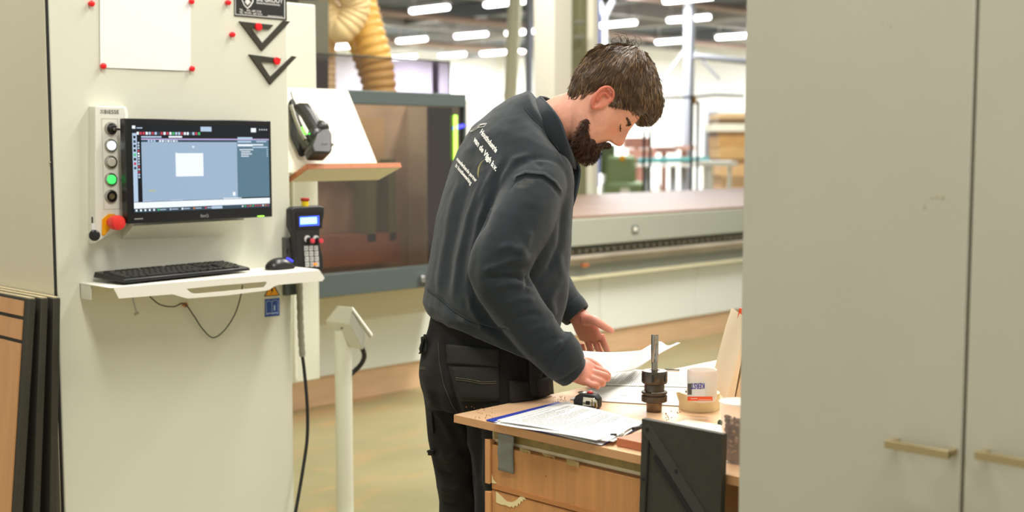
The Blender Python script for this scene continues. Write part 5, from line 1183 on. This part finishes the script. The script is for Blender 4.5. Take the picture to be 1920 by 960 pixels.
# eyes, lids, brows, lips
for sg_ in (1, -1):
    e_ = MB(); e_.ell(HW(headpt(math.asin(min(.99, .032/.074)), .0175)[0]-.0125, sg_*.0325, .0160), Hf*.0108, Hs*.0108, Hu*.0108, 24, 16); e_.build('eyeball', mat('eye white', 'd8d0c8', .15), man)
    l_ = MB(); pts = []
    for k_ in range(9):
        t = -1+k_/4; y_ = .0325+.0135*t; z_ = .0125-.003*(1-t*t)+.002*t; th = math.asin(min(.97, y_/.0735)); pts.append(HW(headpt(th, z_)[0]+.0012, sg_*y_, z_))
    l_.tube(pts, [.0006, .001, .0013, .0015, .0016, .0017, .0017, .0014, .0008], 8)
    rr = random.Random(6)
    for k_ in range(26):
        t = rr.uniform(.05, .98)*8; i = min(7, int(t)); p = pts[i].lerp(pts[i+1], t-i); l_.tube([p, p+Hf*.004-Hu*.0035+Hs*(.003*sg_*(t/8-.3)), p+Hf*.0085-Hu*.003+Hs*(.006*sg_*(t/8-.3))], [.0004, .0003, .0001], 4)
    l_.build('eyelashes', mat('lash', '1e1512', .6), man)
HAIRM = mat('brown hair', '594633', .42, var=.35, vscale=90, spec=.4); BEARDM = mat('dark brown beard', '3d281c', .5, var=.3, vscale=120, spec=.35)
LIP = MB(); 
for z_, r_ in ((-.0545, .0036), (-.0455, .003)):
    pts = [];
    for k_ in range(9): y_ = -.022+.044*k_/8; th = math.asin(y_/.062); pts.append(HW(headpt(th, z_)[0]-.0006, y_, z_+.002*(abs(y_)/.022)**2*(-1 if z_ > -.05 else 1)))
    LIP.tube(pts, [r_*s__ for s__ in (.3, .6, .85, 1, 1, 1, .85, .6, .3)], 10)
LIP.build('lips', mat('lips', 'c9756a', .4), man)

# ---------------- hair shell
zF = [-.03, 0, .03, .047, .06, .08, .107, .134, .16, .175, .184]; vF = [.02, .045, .100, .121, .1275, .131, .128, .108, .066, .03, -.02]
zB = [-.05, -.0247, 0, .031, .071, .109, .142, .165, .177, .184]; vB = [-.074, -.088, -.096, -.1085, -.1175, -.112, -.088, -.062, -.045, -.02]
zW = [-.05, -.03, 0, .03, .06, .09, .12, .15, .17, .18, .184]; vW = [.056, .068, .079, .085, .091, .0935, .089, .073, .048, .025, .003]
tm_ = [0, 25, 45, 58, 66, 74, 80, 100, 108, 120, 150, 180]; zm_ = [.046, .050, .052, .040, .014, -.012, .024, .034, .012, -.028, -.044, -.048]
def hairpt(th, z, g=0):
    F_, B_, W_ = interp(z, zF, vF), interp(z, zB, vB), interp(z, zW, vW); xc = (F_+B_)/2 if z > .02 else (interp(.02, zF, vF)+interp(.02, zB, vB))/2-.0
    c, s_ = math.cos(th), math.sin(th); p = 2.2
    x = xc+((F_-xc) if c > 0 else (xc-B_))*math.copysign(abs(c)**(2/p), c); y = W_*math.copysign(abs(s_)**(2/p), s_)
    y = temple(x, y, z)
    return x+c*g, y+s_*g, z
h5 = math.radians(5); C5, S5 = math.cos(h5), math.sin(h5)
def HH(x, y, z):     # hair frame, five degrees above the head frame
    x2, z2 = x*C5-z*S5, x*S5+z*C5
    return HW(x2, y, z2)
def temple(x, y, z):  # close to the skull at the temples
    x2, z2 = x*C5-z*S5, x*S5+z*C5
    if z > .085: return y
    F_, B_, W_ = interp(z2, hz, hF), interp(z2, hz, hB), interp(z2, hz, hW); xc = (F_+B_)/2; c = max(-1, min(1, (x2-xc)/((F_-xc) if x2 > xc else (xc-B_))))
    yh = W_*max(0, 1-abs(c)**2.25)**(1/2.25)+.008
    k_ = min(1, (.085-z)/.04)*(1 if x > -.03 else max(0, 1-(-.03-x)/.03)); return math.copysign(min(abs(y), abs(y)*(1-k_)+max(yh, .02)*k_), y)
hs_ = MB(); NR, NT = 40, 96; rows = []
for j in range(NR+1):
    t = j/NR; row = []
    for k_ in range(NT):
        th = 2*PI*k_/NT; dg_ = math.degrees(th); dg_ = dg_ if dg_ <= 180 else 360-dg_
        zmin = interp(dg_, tm_, zm_); z = zmin+(.1835-zmin)*math.sin(t*PI/2)**.9
        inset = -.010*max(0, 1-t*9)
        x, y, z2_ = hairpt(th, z, inset)
        nn_ = noise.noise(Vector((x*38, y*38, z2_*26)))*.005+noise.noise(Vector((x*90, y*90, z2_*40)))*.0016
        row.append(HH(x+math.cos(th)*nn_, y+math.sin(th)*nn_, z2_+nn_*t))
    rows.append(row)
hs_.loft(rows)
hv = [v.copy() for v in hs_.v]; hb_ = BVHTree.FromPolygons(hv, [f for f in hs_.f if len(f) <= 4])
# strands combed forward and down over the shell
rr = random.Random(21); crown = HW(-.055, .01, .18); cen = HW(.0, 0, .06)
def strand(mb, pts, r, n=3, mi=0):
    mb.tube(pts, [r]*(len(pts)-1)+[r*.25], n, mi)
cnt = 0
while cnt < 6500:
    j, k_ = rr.random(), rr.random()*NT; jj = int((j**.8)*NR*.97); p = rows[jj][int(k_) % NT].lerp(rows[min(NR, jj+1)][(int(k_)+1) % NT], rr.random())
    out = (p-cen).normalized(); fl = (p-crown); ln = rr.uniform(.018, .045)
    if fl.length < .004: continue
    lat = (p-HO).dot(Hs)
    loc_ = Vector(((p-HO).dot(Hf), lat, (p-HO).dot(Hu)))
    base_dir = (fl.normalized()*.9+(-ZU)*.45+Hf*(.55 if loc_.x > -.02 else -.05)+Hs*(rr.uniform(-.25, .25))).normalized()
    pts = [p-out*.002]; cur = p; lift = rr.uniform(.0002, .0035)*(1 if rr.random() < .85 else 2.2); d_ = base_dir; cl = rr.uniform(-.5, .5)
    for s__ in range(5):
        hit, nrm_, _, _ = hb_.find_nearest(cur)
        nrm_ = nrm_ if nrm_.dot(cur-cen) > 0 else -nrm_
        d_ = (d_-nrm_*d_.dot(nrm_)).normalized(); d_ = (d_+d_.cross(nrm_)*cl*.15).normalized()
        q_ = hit+nrm_*(.0008+lift*(s__+1)/5); pts.append(q_); cur = q_+d_*ln/5
    strand(hs_, pts, rr.uniform(.0005, .0011), 3, rr.choice((0, 0, 1, 2))); cnt += 1
# loose curls on top
for i in range(34):
    a0 = rr.uniform(0, 6.28); u0 = rr.uniform(1148, 1192); p = P3(u0, 93, 3.36+rr.uniform(-.03, .03)); pts = []
    R_ = rr.uniform(.005, .010); hh = rr.uniform(.012, .034)
    for s__ in range(12):
        t = s__/11; pts.append(p+ZU*(hh*min(1, t*1.4)*1.0+R_*math.sin(a0+t*5)*t)+RT*(R_*(math.cos(a0+t*5)-math.cos(a0))*1.1)+HF*rr.uniform(-.001, .001))
    strand(hs_, pts, .0006, 4, 2)
hs_.build('hair', [HAIRM, mat('light brown hair', '80664a', .38, spec=.45), mat('dark hair', '3d2f23', .5)], man, smooth=70, recalc=False)
# eyebrows
for sg_ in (1, -1):
    eb = MB()
    for i in range(190):
        t = rr.random(); y_ = .010+.040*t; z_ = .030+.005*math.sin(t*2.4)+rr.uniform(-.0035, .0035)*(1-.5*t); th = math.asin(min(.97, y_/.0762)); p = HW(headpt(th, z_)[0]+.0004, sg_*y_, z_)
        d_ = (Hs*sg_*.9+Hu*rr.uniform(-.1, .45)).normalized(); q2 = p+d_*.0075; y2 = abs((q2-HO).dot(Hs)); th2 = math.asin(min(.97, y2/.0762)); q2 = HW(headpt(th2, (q2-HO).dot(Hu))[0]+.0018, sg_*y2, (q2-HO).dot(Hu))
        strand(eb, [p, (p+q2)/2+Hf*.001, q2], .00055, 4)
    eb.build('eyebrow', mat('eyebrow', '33231a', .6), man, smooth=70, recalc=False)
# beard
bd = MB()
blobs = [((.084, 0, -.094), .028), ((.092, 0, -.078), .017), ((.072, .018, -.100), .024), ((.056, .030, -.100), .022), ((.042, .042, -.092), .020), ((.030, .050, -.082), .017), ((.018, .056, -.070), .012), ((.010, .060, -.058), .009), ((.060, .038, -.080), .018), ((.074, .026, -.078), .018), ((.050, .0, -.102), .024), ((.084, .014, -.088), .021), ((.092, .0, -.066), .007), ((.084, .030, -.066), .010)]
for (c_, r_) in blobs:
    for sg_ in ((1, -1) if c_[1] else (1,)): bd.ell(HW(c_[0], sg_*c_[1], c_[2]), Hf*r_, Hs*r_, Hu*r_, 14, 10)
for sg_ in (1, -1):
    ms_ = spline([HW(.1025, sg_*.003, -.037), HW(.100, sg_*.014, -.0385), HW(.092, sg_*.025, -.046), HW(.084, sg_*.032, -.060)], 6); bd.tube(ms_, [.005+.0022*math.sin(i/len(ms_)*3) for i in range(len(ms_))], 10)
Vb, Fb = eval_mesh(bd, [('REMESH', dict(mode='VOXEL', voxel_size=.003)), ('SMOOTH', dict(factor=.5, iterations=4))])
bd2 = MB(); bd2.add(Vb, Fb, 0); Nb = vnormals(Vb, Fb)
for i in range(4200):
    k_ = rr.randrange(len(Vb)); p = Vector(Vb[k_]); n_ = Vector(Nb[k_]); lx = (p-HO).dot(Hf); lz = (p-HO).dot(Hu)
    if n_.dot(Hu) > .75: continue
    d_ = (n_*.55-Hu*.75+Hf*.25+Vector((rr.uniform(-.4, .4), rr.uniform(-.4, .4), rr.uniform(-.4, .4)))).normalized()
    ln = rr.uniform(.004, .011)*(.6 if lz > -.06 else 1); q_ = p+n_*ln*.35+d_*ln*.4; bd2.tube([p-n_*.001, q_, q_+(d_-n_*.3-Hu*.2).normalized()*ln*.5], [.0006, .0005, .00015], 3, rr.choice((0, 1, 1, 2)))
# stubble in front of the ear and along the jaw
for i in range(0):
    th = math.radians(rr.uniform(48, 88))*rr.choice((1, -1)); z_ = rr.uniform(-.075, -.005); t = (math.degrees(abs(th))-48)/40
    if z_ > -.06 and t < .55 and rr.random() < .93: continue
    p = HW(*headpt(th, z_, .0003)); bd2.tube([p, p-Hu*.004+Hf*.0015+Hs*(.0012 if th > 0 else -.0012)], [.0004, .0001], 3, 1)
for i in range(0):   # nape fuzz
    th = math.radians(rr.uniform(105, 150))*rr.choice((1, -1)); z_ = rr.uniform(-.062, -.03); p = HW(*headpt(th, z_, .0008)); bd2.tube([p, p-Hu*.006-Hf*.001], [.0004, .0001], 3, 2)
bd2.build('beard', [mat('beard base', '35231a', .6), BEARDM, mat('reddish beard hair', '6d452c', .45)], man, smooth=70, recalc=False)

# ---------------- sweatshirt
jk = MB()
torso = [(918, 640, 3.335, .204, .158, 36, .3, .5, .2), (913, 626, 3.335, .215, .171, 36, .4, .5, .18), (916, 604, 3.335, .218, .172, 36, .6, .42, .15), (922, 565, 3.335, .215, .168, 36, .7, .3, .1), (932, 520, 3.34, .212, .164, 36, 1, .15), (937, 470, 3.345, .210, .158, 35), (943, 420, 3.355, .208, .153, 35), (951, 370, 3.37, .205, .146, 34),
         (958, 330, 3.385, .200, .136, 34), (963, 298, 3.395, .196, .122, 33), (972, 268, 3.40, .178, .108, 32), (985, 244, 3.405, .145, .092, 30), (1002, 226, 3.405, .105, .080, 28), (1020, 214, 3.40, .080, .074, 25)]
body_loft(jk, torso, n=48)
sleeveN = [(1002, 322, 3.26, .072), (1001, 355, 3.235, .082), (978, 410, 3.175, .081), (948, 470, 3.135, .076), (935, 516, 3.12, .072), (962, 566, 3.118, .066), (1000, 618, 3.122, .060), (1040, 664, 3.13, .054), (1060, 684, 3.135, .047), (1072, 695, 3.14, .041)]
limb(jk, sleeveN, 28)
limb(jk, [(1035, 640, 3.125, .056), (1050, 668, 3.13, .060), (1064, 688, 3.136, .052)], 28)
sleeveF = [(905, 300, 3.52, .07), (935, 360, 3.58, .078), (985, 465, 3.63, .068), (1030, 525, 3.60, .055), (1062, 568, 3.575, .047), (1080, 588, 3.565, .040)]
limb(jk, sleeveF, 28)
Vj, Fj = eval_mesh(jk, [('REMESH', dict(mode='VOXEL', voxel_size=.0045)), ('SMOOTH', dict(factor=.5, iterations=14))])
st = [  # long hanging folds of the back
    ([(905, 330), (880, 400), (862, 480), (850, 560)], .006, 6), ([(885, 320), (862, 400), (845, 480), (838, 560)], -.005, 7), ([(926, 345), (900, 410), (884, 480), (876, 545)], .006, 6),
    ([(862, 330), (845, 400), (830, 480), (820, 570)], .005, 6), ([(938, 300), (915, 345), (898, 380)], .006, 7), ([(950, 290), (938, 330), (918, 385), (900, 440)], -.006, 8),
    ([(1000, 290), (965, 300), (948, 330), (938, 350)], .006, 7), ([(1020, 315), (1000, 300), (975, 305)], -.004, 6), ([(876, 540), (885, 580), (905, 615), (940, 640)], .006, 7),
    # near side seam crease and chest panel
    ([(1058, 380), (1050, 460), (1030, 505), (1012, 520)], -.008, 7), ([(1054, 520), (1030, 560), (1040, 600)], .005, 8), ([(1045, 470), (1062, 540), (1052, 600)], .004, 7),
    # sleeve folds at the elbow
    ([(905, 508), (930, 500), (960, 488), (988, 485)], .007, 6), ([(908, 522), (940, 520), (970, 520), (990, 532)], -.008, 6), ([(928, 540), (955, 532), (980, 535), (996, 546)], .007, 5), ([(985, 515), (990, 530), (986, 545)], -.007, 5),
    ([(930, 470), (955, 462), (975, 470), (990, 490)], .006, 8), ([(995, 430), (985, 460), (965, 478)], .005, 8), ([(1000, 380), (985, 420), (965, 450)], -.004, 12),
    ([(945, 570), (975, 560), (1005, 562)], .0045, 6), ([(962, 600), (990, 590), (1018, 590)], -.0045, 6), ([(985, 625), (1010, 614), (1030, 612)], .004, 6), ([(1000, 650), (1025, 640), (1045, 632)], -.004, 6),
    ([(1020, 668), (1045, 648), (1056, 640)], .005, 5), ([(1030, 695), (1042, 672), (1058, 652)], -.005, 4), ([(940, 600), (975, 640), (1010, 680)], .004, 8),
    # drop shoulder seam
    ([(960, 352), (968, 333), (985, 325), (1020, 328), (1040, 342), (1054, 362)], .005, 3), ([(956, 358), (964, 340), (983, 331), (1018, 334), (1036, 347), (1051, 368)], -.005, 3.5),
    # hem seam
    ([(800, 543), (822, 560), (850, 585), (880, 603), (920, 615), (960, 622)], -.004, 3.5), ([(806, 600), (830, 600), (850, 612)], .004, 6), ([(795, 572), (825, 590), (870, 615)], .004, 10),
    # collar seam
    ([(982, 201), (1000, 222), (1030, 250), (1050, 280), (1062, 310)], -.003, 3), ([(870, 290), (900, 262), (930, 245)], .003, 9)]
Vj = folds(Vj, Fj, st)
# soft overall unevenness
Nj = vnormals(Vj, Fj); Vj = Vj+Nj*np.array([noise.noise(Vector((v[0]*14, v[1]*14, v[2]*7)))*.0035+noise.noise(Vector(v)*42)*.0008 for v in Vj])[:, None]
CLOTH = mat('dark grey sweatshirt', '262d31', .92, var=.10, vscale=7, bump=.5, bscale=900, sheen=.22, spec=.2)
nt = CLOTH.node_tree; bs = nt.nodes['Principled BSDF']; tc = nt.nodes.new('ShaderNodeTexCoord'); nz = nt.nodes.new('ShaderNodeTexNoise'); nz.inputs['Scale'].default_value = 11; nz.inputs['Detail'].default_value = 8
rp = nt.nodes.new('ShaderNodeValToRGB'); rp.color_ramp.elements[0].position = .70; rp.color_ramp.elements[1].position = .80; rp.color_ramp.elements[1].color = (.25, .25, .25, 1); mx = nt.nodes.new('ShaderNodeMix'); mx.data_type = 'RGBA'
src = bs.inputs['Base Color'].links[0].from_socket; nt.links.new(tc.outputs['Object'], nz.inputs['Vector']); nt.links.new(nz.outputs['Fac'], rp.inputs[0]); nt.links.new(rp.outputs[0], mx.inputs[0]); nt.links.new(src, mx.inputs[6]); mx.inputs[7].default_value = (*lin('8a7f68'), 1); nt.links.new(mx.outputs[2], bs.inputs['Base Color'])
sw = from_arrays('sweatshirt', Vj, Fj, CLOTH, man)
JB = BVHTree.FromPolygons([Vector(v) for v in Vj], Fj)
def onto(bvh, px, py, off, fall=3.3):
    r = ray(px, py); h = bvh.ray_cast(CAM, r.normalized())
    if h[0] is None: return at_d(px, py, fall)
    n_ = h[1] if h[1].dot(r) < 0 else -h[1]
    return h[0]+n_*off
# print on the back
WP = mat('white shirt print', 'e4e2da', .8)
pt_ = MB()
def shirt_text(s, a, c_, up, h):
    w0 = text_into(MB(), s, (0, 0, 0), XA, YA, 1)
    ux, uy = (c_[0]-a[0])/w0, (c_[1]-a[1])/w0
    text_into(pt_, s, None, None, None, 1, bold=.045, warp=lambda x, y: onto(JB, a[0]+ux*x+up[0]*h*y, a[1]+uy*x+up[1]*h*y, .0012))
shirt_text('Houtindustrie', (900, 249), (929.5, 287), (.55, -.84), 13)
shirt_text('van de Vijgh b.v.', (888, 264), (929, 321), (.5, -.86), 13.5)
shirt_text('meedenkende partner', (856, 300), (892.5, 342), (.45, -.89), 9.5)
shirt_text('in houtbewerking', (854, 312), (883, 347), (.45, -.89), 9.5)
for pl in (((883, 247), (900, 234), (913, 232), (908, 238), (898, 240), (886, 247)),):
    P_ = [onto(JB, x, y, .0015) for x, y in pl]; pt_.tube(P_+[P_[0]], .0011, 5)
P_ = [onto(JB, x, y, .0015) for x, y in ((896, 240), (902, 235), (910, 233.5))]; pt_.tube(P_, .0016, 5)
pt_.build('back_print', WP, sw, smooth=0, recalc=False)
# dusty patches
def patch(bvh, poly, off, nx=8, ny=8):
    (a, b2, c_, d_) = poly; return [[onto(bvh, (a[0]*(1-u)+b2[0]*u)*(1-v)+(d_[0]*(1-u)+c_[0]*u)*v, (a[1]*(1-u)+b2[1]*u)*(1-v)+(d_[1]*(1-u)+c_[1]*u)*v, off) for u in np.linspace(0, 1, nx)] for v in np.linspace(0, 1, ny)]
# seams: collar seam, shoulder seam, hem seam, cuff seam as thin welts
CL2 = mat('seam welt', '353e44', .9)
for pts, r_ in (([(961, 349), (968, 331), (985, 324), (1020, 327), (1040, 341), (1053, 360)], .0016), ([(984, 203), (1000, 223), (1028, 249), (1046, 278), (1058, 305)], .0013), ([(801, 541), (822, 557), (850, 582), (880, 600), (920, 612), (955, 618)], .0013)):
    sp = []; wl = MB()
    for (a, b2) in zip(pts, pts[1:]):
        for k_ in range(8): t = k_/8; sp.append(onto(JB, a[0]+(b2[0]-a[0])*t, a[1]+(b2[1]-a[1])*t, .0006))
    wl.tube(sp, r_, 6); wl.build('seam', CL2, sw)
# pale saw dust arc on the back
ar = MB(); sp = [onto(JB, x, y, .0003) for x, y in spline_px] if False else [onto(JB, x, y, .0004) for x, y in ((908, 300), (902, 306), (898, 315), (896.5, 325), (897, 333))]
ar.tube(sp, [.0008, .0022, .003, .0022, .0006], 6); ar.build('dust_arc', mat('dust', '9a8e63', .95), sw)
# stand collar
ck = MB(); low = [(984, 206, 3.44), (1002, 232, 3.345), (1030, 262, 3.315), (1058, 300, 3.31), (1080, 318, 3.35), (1078, 300, 3.43), (1060, 262, 3.48), (1030, 222, 3.50), (1000, 204, 3.49)]
hi = [(1013, 182, 3.43), (1030, 200, 3.335), (1050, 228, 3.305), (1064, 268, 3.30), (1076, 292, 3.335), (1084, 278, 3.41), (1076, 240, 3.46), (1052, 206, 3.48), (1028, 186, 3.475)]
lo_, hi_ = [P3(*q_) for q_ in low], [P3(*q_) for q_ in hi]
A_, B_ = spline(lo_+[lo_[0]], 6)[:-1], spline(hi_+[hi_[0]], 6)[:-1]
cenc = sum(B_, Vector())/len(B_); rws = []
for t in np.linspace(0, 1, 9):
    rws.append([a.lerp(c_, float(t))-(a-cenc).normalized()*0+((a.lerp(c_, float(t))-cenc).normalized()*(.004*math.sin(t*PI))) for a, c_ in zip(A_, B_)]); rws[-1].append(rws[-1][0])
ck.grid(rws); ck.build('collar', CLOTH, sw, solid=.006, smooth=80)
ce = MB(); ce.tube(B_+[B_[0]], .0036, 8); ce.build('collar_edge', CL2, sw)
# open front flap
fl_ = MB(); ol = [(1058, 296), (1072, 303), (1082, 307), (1086.5, 318), (1085, 340), (1079, 368), (1071, 392), (1064, 412), (1058, 395)]
il = [(1056, 330), (1056, 335), (1056, 340), (1056, 345), (1056, 350), (1056, 360), (1055, 375), (1054, 395), (1054, 395)]
rws = [[P3(x0_+(x1_-x0_)*t, y0_+(y1_-y0_)*t, 3.37-.03*t+.012*math.sin(t*3)) for (x0_, y0_), (x1_, y1_) in zip(il, ol)] for t in np.linspace(0, 1, 7)]
fl_.grid(rws); fl_.build('front_flap', CLOTH, sw, solid=.007, smooth=80)
fe = MB(); fe.tube(spline([P3(x, y, 3.338) for x, y in ol[:-1]], 4), .0034, 8); fe.build('flap_edge', CL2, sw)
# cuffs
for pa, pb_, r0, r1 in ((P3(1052, 678, 3.133), P3(1076, 699, 3.142), .0485, .0445), (P3(1066, 573, 3.573), P3(1083, 592, 3.563), .047, .043)):
    ax = (pb_-pa).normalized(); L_ = (pb_-pa).length; c_ = MB(); c_.lathe(pa, ax, [(r0-.002, 0), (r0, .004), (r0*.5+r1*.5+.0015, L_*.5), (r1, L_-.003), (r1-.003, L_), (r1-.006, L_-.002), (r1-.008, L_*.6)], 40); c_.build('cuff', CLOTH, sw, smooth=80)

# ---------------- trousers
tr = MB()
body_loft(tr, [(914, 585, 3.335, .168, .122, 42, .3), (912, 620, 3.335, .176, .130, 42, .3), (909, 655, 3.33, .184, .142, 42, .3), (908, 690, 3.325, .186, .150, 42, .3), (908, 725, 3.32, .182, .148, 42, .3), (908, 760, 3.32, .17, .13, 42, .3)], n=48)
body_loft(tr, [(948, 700, 3.26, .104, .118, 42, .3), (952, 760, 3.25, .102, .112, 42, .3), (955, 850, 3.235, .094, .10, 42, .3), (956, 940, 3.22, .085, .088, 42, .3), (954, 1040, 3.235, .080, .086, 42, .3), (950, 1150, 3.25, .074, .08, 42, .3), (946, 1300, 3.27, .07, .075, 42, .3), (944, 1345, 3.28, .068, .075, 42, .3)], n=36)
body_loft(tr, [(872, 700, 3.37, .104, .118, 42, .3), (873, 760, 3.375, .100, .108, 42, .3), (874, 820, 3.385, .094, .102, 42, .3), (879, 880, 3.39, .088, .092, 42, .3), (884, 940, 3.395, .082, .086, 42, .3), (882, 1040, 3.42, .078, .085, 42, .3), (876, 1150, 3.46, .074, .08, 42, .3), (868, 1280, 3.5, .07, .075, 42, .3), (866, 1310, 3.5, .068, .075, 42, .3)], n=36)
Vt, Ft = eval_mesh(tr, [('REMESH', dict(mode='VOXEL', voxel_size=.005)), ('SMOOTH', dict(factor=.5, iterations=8))])
Vt = folds(Vt, Ft, [([(835, 640), (838, 700), (850, 740), (868, 790)], -.009, 7), ([(812, 760), (835, 790), (850, 830)], .007, 8), ([(890, 770), (895, 830), (893, 900), (905, 950)], -.012, 8), ([(820, 850), (842, 860), (870, 850)], .007, 7), ([(818, 880), (845, 890), (880, 878)], -.007, 7), ([(822, 912), (850, 920), (885, 905)], .008, 7), ([(825, 940), (850, 948), (885, 935)], -.007, 7),
    ([(955, 690), (962, 730), (960, 760)], .006, 8), ([(975, 670), (985, 720), (990, 750)], -.007, 7), ([(790, 690), (805, 740), (815, 770)], .006, 7), ([(835, 770), (865, 800), (885, 850)], .006, 9), ([(905, 760), (925, 790), (940, 830)], .006, 8)])
Nt = vnormals(Vt, Ft); Vt = Vt+Nt*np.array([noise.noise(Vector((v[0]*16, v[1]*16, v[2]*9)))*.004 for v in Vt])[:, None]
TRM = mat('black work trousers', '191915', .85, var=.18, vscale=10, bump=.4, bscale=700, sheen=.05, spec=.25)
to = from_arrays('trousers', Vt, Ft, TRM, man); TB = BVHTree.FromPolygons([Vector(v) for v in Vt], Ft)
TR2 = mat('pocket cloth', '1e1e19', .85, var=.12, vscale=12, bump=.4, bscale=700)
def pock(name, poly, off=.004, th=.003, m_=TR2):
    o_ = MB(); o_.grid(patch(TB, poly, off, 10, 8)); return o_.build(name, m_, to, solid=th, smooth=80)
pock('pocket_flap', ((840, 646), (936, 656), (934, 688), (841, 683)), .005, .004)
pock('back_pocket', ((842, 684), (935, 688), (936, 752), (862, 752)), .0025)
pock('back_pocket', ((789, 632), (802, 628), (803, 660), (790, 664)), .006, .005)
pock('thigh_pocket', ((955, 714), (1000, 716), (998, 752), (956, 756)), .004)
pock('holster_pocket', ((988, 664), (1012, 668), (1010, 742), (992, 744)), .008, .006)
pock('tool_pocket', ((1000, 712), (1028, 706), (1030, 738), (1003, 744)), .009, .008)
pock('leg_tab', ((806, 772), (813, 772), (816, 812), (811, 812)), .005, .004)
pock('leg_tab', ((808, 842), (818, 842), (818, 852), (806, 851)), .008, .006)
def stitch(pts, r_, m_, off=.006):
    sp = []
    for (a, b2) in zip(pts, pts[1:]):
        for k_ in range(7): t = k_/7; sp.append(onto(TB, a[0]+(b2[0]-a[0])*t, a[1]+(b2[1]-a[1])*t, off))
    o_ = MB(); o_.tube(sp, r_, 5); return o_.build('stitching', m_, to)
TH = mat('tan thread', '6b6248', .8); TD = mat('dark thread', '3b3b33', .8)
stitch([(856, 708), (880, 711), (905, 716), (935, 715)], .0006, TH, .0050); stitch([(857, 711.5), (880, 714.5), (905, 719.5), (935, 718.5)], .0006, TH, .0050)
stitch([(789, 689), (801, 690)], .0006, TH, .003); stitch([(789, 692), (801, 693)], .0006, TH, .003)
stitch([(822, 640), (824, 680), (832, 720), (848, 760), (868, 790)], .0012, TD, .001)
stitch([(1020, 716), (1022, 736)], .0007, TH, .0155)
# shoes
for (x, y, d_, yw) in ((948, 1345, 3.28, 40), (868, 1312, 3.50, 42)):
    c_ = P3(x, y, d_); c_.z = 0; f_, r_ = yawv(yw); so = MB(); rings = []
    for i in range(13):
        t = i/12; u = -.09+.29*t; w_ = .046*(1-abs(2*t-1.05)**4)**.5 if abs(2*t-1.05) < 1 else .01; h = interp(t, [0, .15, .4, .6, .85, 1], [.09, .11, .10, .075, .055, .03])
        rings.append([c_+f_*u+r_*(w_*math.cos(a))+ZU*(.012+max(0, math.sin(a))**.8*h if math.sin(a) > 0 else .012+.010*math.sin(a)) for a in [2*PI*k_/24 for k_ in range(24)]])
    so.loft(rings); so.build('shoe', mat('shoe leather', '2a2622', .5), man, smooth=60)
